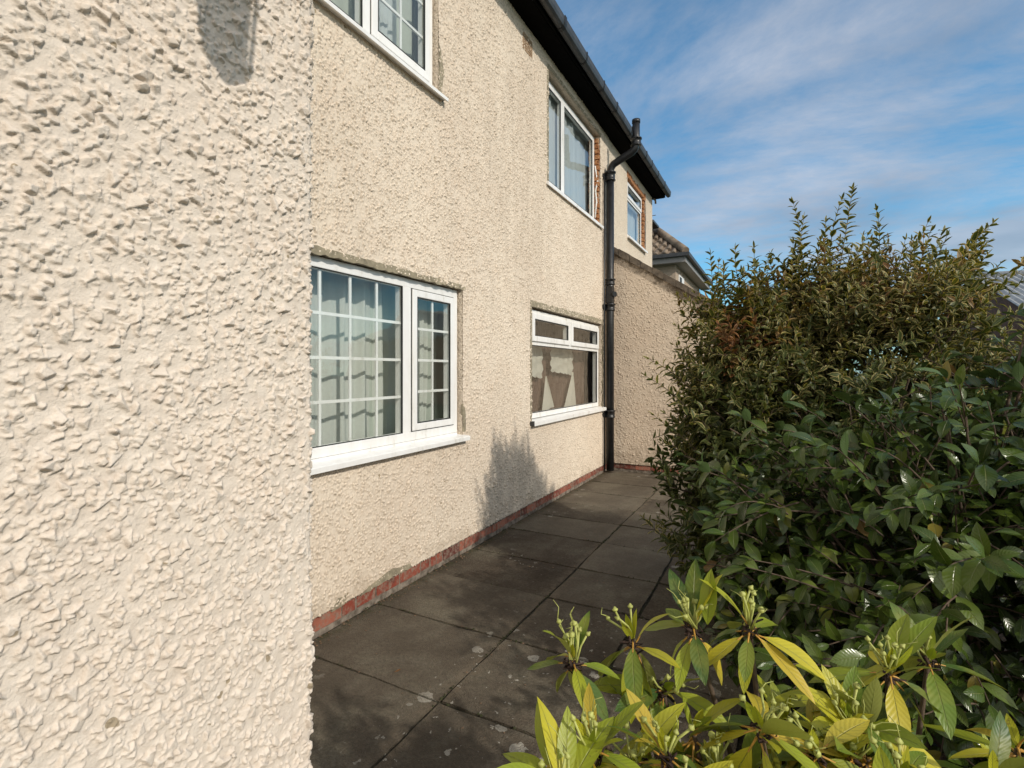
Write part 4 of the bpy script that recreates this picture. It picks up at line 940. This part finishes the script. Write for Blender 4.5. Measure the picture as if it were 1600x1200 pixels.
# sprays that stand out in front, as in the photo
for tip, foot in [((2.16, 1.72, 0.86), (2.5, 1.95, 0.72)), ((1.95, 2.02, 1.10), (2.3, 2.15, 0.95)), ((2.05, 1.95, 0.94), (2.35, 2.1, 0.95)), ((2.62, 1.62, 0.98), (2.8, 1.9, 0.9)), ((2.85, 1.72, 1.22), (2.95, 1.95, 1.1)), ((2.45, 1.60, 0.72), (2.6, 1.9, 0.7)), ((3.02, 1.95, 1.42), (3.1, 2.2, 1.2)), ((2.25, 1.60, 0.65), (2.5, 1.8, 0.6)), ((2.72, 1.95, 1.42), (2.8, 2.15, 1.2)), ((2.40, 1.95, 1.22), (2.55, 2.1, 1.05)), ((2.15, 2.15, 1.22), (2.4, 2.25, 1.05))]:
    tip, foot = np.array(tip), np.array(foot)
    for k in range(2):
        t_ = tip + rng.normal(0, .05, 3)*k; f_ = foot+rng.normal(0, .03, 3); shoot(rng, lv, tw, f_, t_, (f_+t_)/2+UP*0.03, 0.038, 0.085, 0.47, 1.15, lambda: 0.35+0.55*rng.random(), 0.15, False, 0.6, 0.35, 0.0036, False)
lv.obj('foliage', M['camellia'], cs_, rows=6, fold=0.28, shape=0.46, wave=0.03, seed=2)
for k in range(34):
    c_ = ells[k % 3]; e_ = np.array(c_[0]) + rand_dir(rng)*np.array(c_[1])*0.85; e_[2] = max(.25, e_[2]); s_ = base + np.array([rng.normal(0, .08), rng.normal(0, .08), 0])
    tw.add(bez(s_, s_*0.5+e_*0.5+np.array([0, 0, .2]), e_, 9), 0.011, 0.0035, 6)
tw.obj('stem', M['bark'], cs_)

# ---- rhododendron (front)
rs_ = empty('rhododendron', (2.35, 1.05, 0)); tag(rs_, 'low rhododendron with long yellow green leaves and spent flower heads, nearest plant', 'shrub')
rng = np.random.default_rng(7); lv, st, pet = Leaves(), Twigs(), Twigs()
hubs = [  # position, number of leaves, flower stalks, leaf length, droop lean, tone
 ((1.91, 0.894, 0.926), 7, 9, 0.095, 0.35, 0.45), ((1.997, 0.996, 0.935), 6, 4, 0.12, 0.8, 0.55), ((2.105, 1.02, 0.975), 8, 10, 0.115, 0.5, 0.5), ((2.20, 1.05, 0.985), 7, 7, 0.115, 0.3, 0.55),
 ((2.431, 1.166, 0.905), 8, 9, 0.12, 0.5, 0.35), ((2.507, 1.263, 0.895), 6, 6, 0.12, 0.6, 0.3), ((1.99, 0.767, 0.87), 6, 9, 0.10, 0.1, 0.6), ((2.092, 0.82, 0.86), 6, 6, 0.11, 0.3, 0.6), ((2.225, 0.89, 0.90), 8, 7, 0.13, 0.7, 0.7),
 ((2.621, 1.209, 0.80), 7, 0, 0.13, 0.2, 0.7), ((2.32, 1.0, 0.80), 7, 5, 0.12, 0.5, 0.6), ((2.10, 0.95, 0.78), 7, 0, 0.125, 0.9, 0.85), ((2.2, 0.98, 0.72), 7, 0, 0.12, 0.8, 0.75), ((2.42, 1.02, 0.74), 7, 3, 0.12, 0.6, 0.7), ((2.52, 1.08, 0.70), 7, 0, 0.12, 0.5, 0.65),
 ((1.98, 0.90, 0.70), 6, 0, 0.12, 0.8, 0.6), ((2.3, 0.8, 0.72), 7, 3, 0.12, 0.5, 0.7), ((2.55, 0.9, 0.75), 7, 3, 0.12, 0.4, 0.6), ((2.7, 1.1, 0.66), 7, 0, 0.12, 0.4, 0.5), ((2.12, 0.70, 0.70), 6, 0, 0.12, 0.4, 0.6), ((2.40, 1.2, 0.62), 7, 0, 0.12, 0.6, 0.4), ((2.25, 1.15, 0.6), 7, 0, 0.12, 0.6, 0.4), ((2.8, 0.9, 0.6), 7, 0, 0.12, 0.4, 0.5), ((2.65, 1.4, 0.65), 6, 0, 0.11, 0.5, 0.3)]
rr = random.Random(12)
for k in range(44):
    hx_, hy_ = rr.uniform(1.93, 2.85), rr.uniform(0.66, 1.30); top_ = 0.86 - 0.28*((hx_-2.35)/0.7)**2 - 0.10*abs(hy_-0.95)
    nn_ = hx_; hubs.append(((hx_, hy_, top_ - rr.uniform(0.0, 0.2)), 8, (5 if k % 3 == 0 else 0), rr.uniform(.10, .14), rr.uniform(.3, .9), rr.choice([.12, .3, .5, .7, .85])))
for q_ in [(1.97, .70, .83), (2.03, .86, .80), (1.93, .80, .76), (2.12, .78, .82), (2.30, .93, .86), (2.16, .90, .80), (2.36, 1.08, .84), (2.05, 1.02, .84)]:
    hubs.append((q_, 8, 6, .12, .7, .62))
def flower_head(pos, ax, n, seed):
    r_ = np.random.default_rng(seed); b = BM(); dr = BM()
    for k in range(n):
        d = nrmz(ax + r_.normal(0, .38, 3)*np.array([1, 1, .5])); L_ = r_.uniform(0.032, 0.066); p0 = pos + r_.normal(0, .004, 3); p1 = p0+d*L_
        pm = (p0+p1)/2 + r_.normal(0, .003, 3)
        b.tube([p0, pm, p1], [0.0024, 0.0019, 0.0021], 6)
        pd = nrmz(d + r_.normal(0, .35, 3)); k1 = r_.uniform(0.0040, 0.0060)
        b.tube([p1-pd*0.001, p1+pd*0.0022, p1+pd*0.0042, p1+pd*0.006, p1+pd*0.0095], [0.0018, k1, k1*1.05, k1*0.65, 0.0012], 7)
        if r_.random() < 0.6:
            e1 = p1+pd*0.009; e2 = e1+nrmz(pd+r_.normal(0, .4, 3))*r_.uniform(.008, .022); e3 = e2+nrmz(pd+r_.normal(0, .8, 3))*r_.uniform(.006, .02)
            b.tube([e1, e2, e3], [0.0011, 0.0008, 0.0005], 4)
    fh = b.obj('flower_head', M['greenstem'], rs_)
    pth = [pos - ax*0.012]; rr_ = [0.002]
    for k in range(3*n+6): pth.append(pos - ax*0.006 + r_.normal(0, .0095, 3)); rr_.append(r_.uniform(.0008, .0032))
    dr.tube(pth, rr_, 5)
    dr.obj('dried_petals', M['dried'], fh)
for i, (pos, nl, nf, LL, lean, tone) in enumerate(hubs):
    pos = np.array(pos); ax = nrmz(np.array([rng.normal(0, .22), rng.normal(0, .22), 1.0])); ph = rng.random()*6.28
    pet_h = Twigs(); a1 = nrmz(np.cross(ax, (0.2, 1, .1))); a2 = np.cross(ax, a1)
    for k in range(nl+2):
        an = ph + 6.283*k/nl + rng.uniform(-.3, .3); rad_ = a1*math.cos(an)+a2*math.sin(an)
        tilt = rng.uniform(-0.2, 0.9)*lean*1.7 + rng.uniform(-.15, .5)
        if rng.random() < 0.2: tilt = -rng.uniform(.6, 1.1)
        d = nrmz(rad_*math.cos(tilt) - ax*math.sin(tilt)); u_ = nrmz(ax*math.cos(tilt)+rad_*math.sin(tilt)); pl_ = rng.uniform(.014, .024)
        p0 = pos - ax*rng.uniform(0, .02); p1 = p0 + nrmz(d*1.0+ax*.25)*pl_; pet_h.add([p0, (p0+p1)/2+ax*.002, p1, p1+d*0.01], 0.0022, 0.0012, 6)
        L_ = LL*rng.uniform(.72, 1.12); lv.add(p1, d, u_, L_, L_*rng.uniform(.26, .36), rng.uniform(.05, .35), min(1, max(0, tone+rng.normal(0, .30))))
    for k in range(int(rng.integers(1, 4))):   # young upright leaves
        d = nrmz(ax + rng.normal(0, .35, 3)); lv.add(pos, d, nrmz(np.array([0.2, -1, 0.1])+rng.normal(0, .4, 3)), LL*rng.uniform(.3, .6), LL*.13, rng.uniform(-.2, .1), rng.uniform(.4, .75))
    pet_h.obj('leaf_stalk', M['orangestem'], rs_)
    if nf: flower_head(pos, ax, nf, 100+i)
    s_ = np.array([2.38+rng.normal(0, .07), 1.08+rng.normal(0, .07), 0.0]); st.add(bez(s_, s_*0.45+pos*0.55+np.array([0, 0, -.15]), pos-ax*0.004, 8), 0.010, 0.0042, 7)
# three signature leaves of the photo
lv.add(np.array((2.13, 1.02, 0.985)), nrmz(np.array((0.05, 0.05, 1.0))), nrmz(np.array((-0.2, -1, 0.1))), 0.105, 0.034, 0.05, 0.5)
lv.add(np.array((1.93, 0.74, 0.835)), nrmz(np.array((-0.28, 0.1, 1.0))), nrmz(np.array((0.1, -1, 0.2))), 0.10, 0.027, 0.05, 0.48)
lv.add(np.array((2.0, 0.985, 0.925)), nrmz(np.array((0.02, -0.25, -1.0))), nrmz(np.array((0.1, -1, 0.3))), 0.135, 0.042, 0.05, 0.62)
lv.obj('foliage', M['rhodo'], rs_, rows=9, fold=0.22, shape=0.47, wave=0.025, seed=3)
st.obj('stem', M['bark'], rs_)

# ------------------------------------------------------------ neighbours beyond
nh = empty('neighbour_house', (-3.0, 22, 0)); tag(nh, 'rendered house with brown hipped tile roof beyond the lean-to wall', 'house')
M['nwall'] = roughcast('neighbour_render', (0.42, 0.33, 0.25), dirt_shade=0.2)
M['ntile'] = simple('brown_concrete_tile', (0.20, 0.155, 0.115), 0.9, 0, 3, 0.5, 0.01)
M['fwhite'] = simple('white_soffit_board', (0.26, 0.25, 0.24), 0.6)
M['chimbrick'] = simple('dark_chimney_brick', (0.13, 0.06, 0.035), 0.9, 0, 8, 0.5, 0.01)
YN = 18.4
BM().prism([(-5.5, YN, 0), (-0.95, YN, 0), (-0.95, YN, 5.36), (-5.5, YN, 5.36)], (0, 6.0, 0)).obj('wall', M['nwall'], nh)
# hip roof with rolled tiles: eave z 5.35 at y=YN-0.35, hip from corner
rf = BM(); ex0, ex1, ey0, ey1, ez = -5.9, -0.55, YN-0.4, YN+6.4, 5.42
rise = 2.1; hx0, hx1, hy0, hy1 = -3.9, -2.7, YN+2.3, YN+3.7
rf.poly([(ex0, ey0, ez), (ex1, ey0, ez), (hx1, hy0, ez+rise), (hx0, hy0, ez+rise)]); rf.poly([(ex1, ey0, ez), (ex1, ey1, ez), (hx1, hy1, ez+rise), (hx1, hy0, ez+rise)])
rf.poly([(ex0, ey0, ez), (hx0, hy0, ez+rise), (hx0, hy1, ez+rise), (ex0, ey1, ez)]); rf.poly([(hx0, hy0, ez+rise), (hx1, hy0, ez+rise), (hx1, hy1, ez+rise), (hx0, hy1, ez+rise)])
slope_v = Vector((0, hy0-ey0, rise)).normalized()
for row in range(8):          # rolled tiles on the slope towards us
    t = row*0.33; y_ = ey0 + t*slope_v.y; z_ = ez + t*slope_v.z; xr = ex1 - t*slope_v.y*(ex1-hx1)/(hy0-ey0) - 0.10; k = 0
    while xr-0.3*k > ex0+t*slope_v.y*0.87+0.1:
        xx = xr-0.3*k; rf.tube([(xx, y_-0.01, z_+0.04), (xx, y_+0.33*slope_v.y, z_+0.33*slope_v.z+0.01)], 0.085, 8); k += 1
rf = rf.obj('roof', M['ntile'], nh)
b = BM(); b.tube([(ex1, ey0, ez+0.10), (hx1, hy0, ez+rise+0.1)], 0.13, 10); b.tube([(ex1, ey1, ez+0.1), (hx1, hy1, ez+rise+0.1)], 0.13, 10); b.obj('hip_tile', M['ntile'], rf)
b = BM(); b.box(-5.9, -0.553, ey0-0.12, ey0+0.002, ez-0.08, ez+0.04); b.box(-0.551, -0.42, ey0-0.12, ey1, ez-0.08, ez+0.04); b.tube([(-1.9, ey0-0.03, ez-0.1), (-1.9, ey0+0.2, ez-0.35), (-1.9, ey0+0.36, ez-0.6)], 0.05, 8); b.obj('gutter', M['gutter'], nh)
b = BM(); b.box(-5.9, -0.56, ey0+0.005, YN-0.002, ez-0.26, ez-0.006); b.box(-0.94, -0.56, YN, ey1, ez-0.26, ez-0.006); b.obj('soffit', M['fwhite'], nh)
b = BM(); b.box(-0.949, -0.90, YN+0.5, YN+1.5, 3.9, 4.9, 0.01); nw_ = b.obj('window', M['upvc'], nh); BM().box(-0.90, -0.895, YN+0.56, YN+0.96, 3.97, 4.83).obj('pane', M['gasket'], nw_)
ch = BM().box(-3.6, -1.95, YN+0.2, YN+0.8, 5.4, 6.75).obj('chimney', M['chimbrick'], nh)
BM().box(-3.7, -1.70, YN+0.0, YN+0.95, 6.75, 6.84, 0.02).obj('chimney_cap', M['gutter'], ch)

ob = empty('outbuilding', (12, 22, 0)); tag(ob, 'grey corrugated roof of a low building at the right edge behind the shrubs', 'building')
M['corr'] = simple('weathered_fibre_cement', (0.36, 0.37, 0.37), 0.85, 0, 4, 0.25, 0.003)
R0 = Vector((8.15, 23.1, 4.72)); R1 = R0 + Vector((9.0, 1.2, 0.0)); V0 = Vector((7.9, 17.6, 2.9)); sl = V0-R0
L_ = (R1-R0).length; n = int(L_/0.03); vs = []; fs = []
for i in range(n+1):
    q_ = R0 + (R1-R0)*(i/n) + Vector((0, 0, 0.04*math.sin(i*0.03/0.2*6.283))); vs += [q_[:], (q_+sl)[:]]
for i in range(n): a = i*2; fs.append((a, a+2, a+3, a+1))
mesh_obj('roof', vs, fs, M['corr'], ob, True)
BM().tube([R0+Vector((0, 0, .05)), R1+Vector((0, 0, .05))], 0.10, 8).obj('ridge', M['corr'], ob)
B0 = R0+Vector((sl.x, -sl.y, sl.z)); dn = Vector((0, 0, -0.07)); gx = (R1-R0)*0.985; off = (R1-R0)*0.008
BM().prism([R0+dn+off, V0+dn+off, Vector((V0.x, V0.y, 0))+off, Vector((B0.x, B0.y, 0))+off, B0+dn+off], gx).obj('wall', M['chimbrick'], ob)
BM().prism([R0+dn*0.2, B0+dn*0.2, B0+dn*0.9, R0+dn*0.9], R1-R0).obj('rear_roof', M['corr'], ob)

ae = BM().tube([(-0.9, 12.0, 5.02), (-0.32, 12.2, 5.12)], 0.008, 6).tube([(-0.9, 12.0, 0), (-0.9, 12.0, 5.1)], 0.02, 6).obj('aerial', M['gutter'])
tag(ae, 'thin aerial rod poking past the far corner of the house', 'aerial')
# scattered litter along the wall
r_ = random.Random(77); vs = []; fs = []
for k in range(900):
    y = r_.uniform(1.7, 7.3); x = abs(r_.gauss(0, 0.05))+0.005 if r_.random() < .75 else r_.uniform(0.05, 1.6); s_ = r_.uniform(.003, .010); a = r_.uniform(0, 6.28); bs = len(vs); z = r_.uniform(.003, .006)
    for q in range(5): vs.append((x+s_*r_.uniform(.5, 1)*math.cos(a+q*1.257), y+s_*r_.uniform(.5, 1)*math.sin(a+q*1.257), z+r_.uniform(0, .003)))
    vs.append((x, y, z+s_*0.4)); fs += [(bs+q, bs+(q+1) % 5, bs+5) for q in range(5)]
M['litter'] = simple('litter_crumbs', (0.16, 0.10, 0.06), 0.95, 0, 5, 0.7)
tag(mesh_obj('leaf_litter', vs, fs, M['litter']), kind='stuff', label='crumbs of mortar and dead leaf along the foot of the wall', cat='litter')
vs = []; fs = []
for k in range(1500):   # moss cushions in the joints and along the foot of the bricks
    if r_.random() < .6: x = r_.choice([0.915, 0.915, 1.505, 0.004]) + r_.gauss(0, .004); y = r_.uniform(0.3, 7.3)
    else: x = r_.uniform(0, 1.6); y = r_.choice(ys) + r_.gauss(0, .004)
    if math.sin(x*7+y*3.1)+math.sin(y*11) < 0.1: continue
    s_ = r_.uniform(.003, .009); bs = len(vs)
    for q in range(6): vs.append((x+s_*r_.uniform(.6, 1)*math.cos(q*1.047), y+s_*r_.uniform(.6, 1)*math.sin(q*1.047), 0.0))
    vs.append((x, y, s_*0.6+.002)); fs += [(bs+q, bs+(q+1) % 6, bs+6) for q in range(6)]
M['moss'] = simple('joint_moss', (0.045, 0.048, 0.018), 1.0, 0, 30, 0.6)
tag(mesh_obj('moss', vs, fs, M['moss'], None, True), kind='stuff', label='dark moss in the joints between the slabs', cat='moss')
lf = Leaves(); lf.add(np.array((0.60, 1.93, 0.006)), np.array((0.8, 0.5, 0.1)), UP, 0.035, 0.014, -0.3, 0.97)
fo = lf.obj('fallen_leaf', M['varieg'], None, rows=4); tag(fo, 'small orange brown dead leaf on the slab joint near the wall corner', 'leaf')
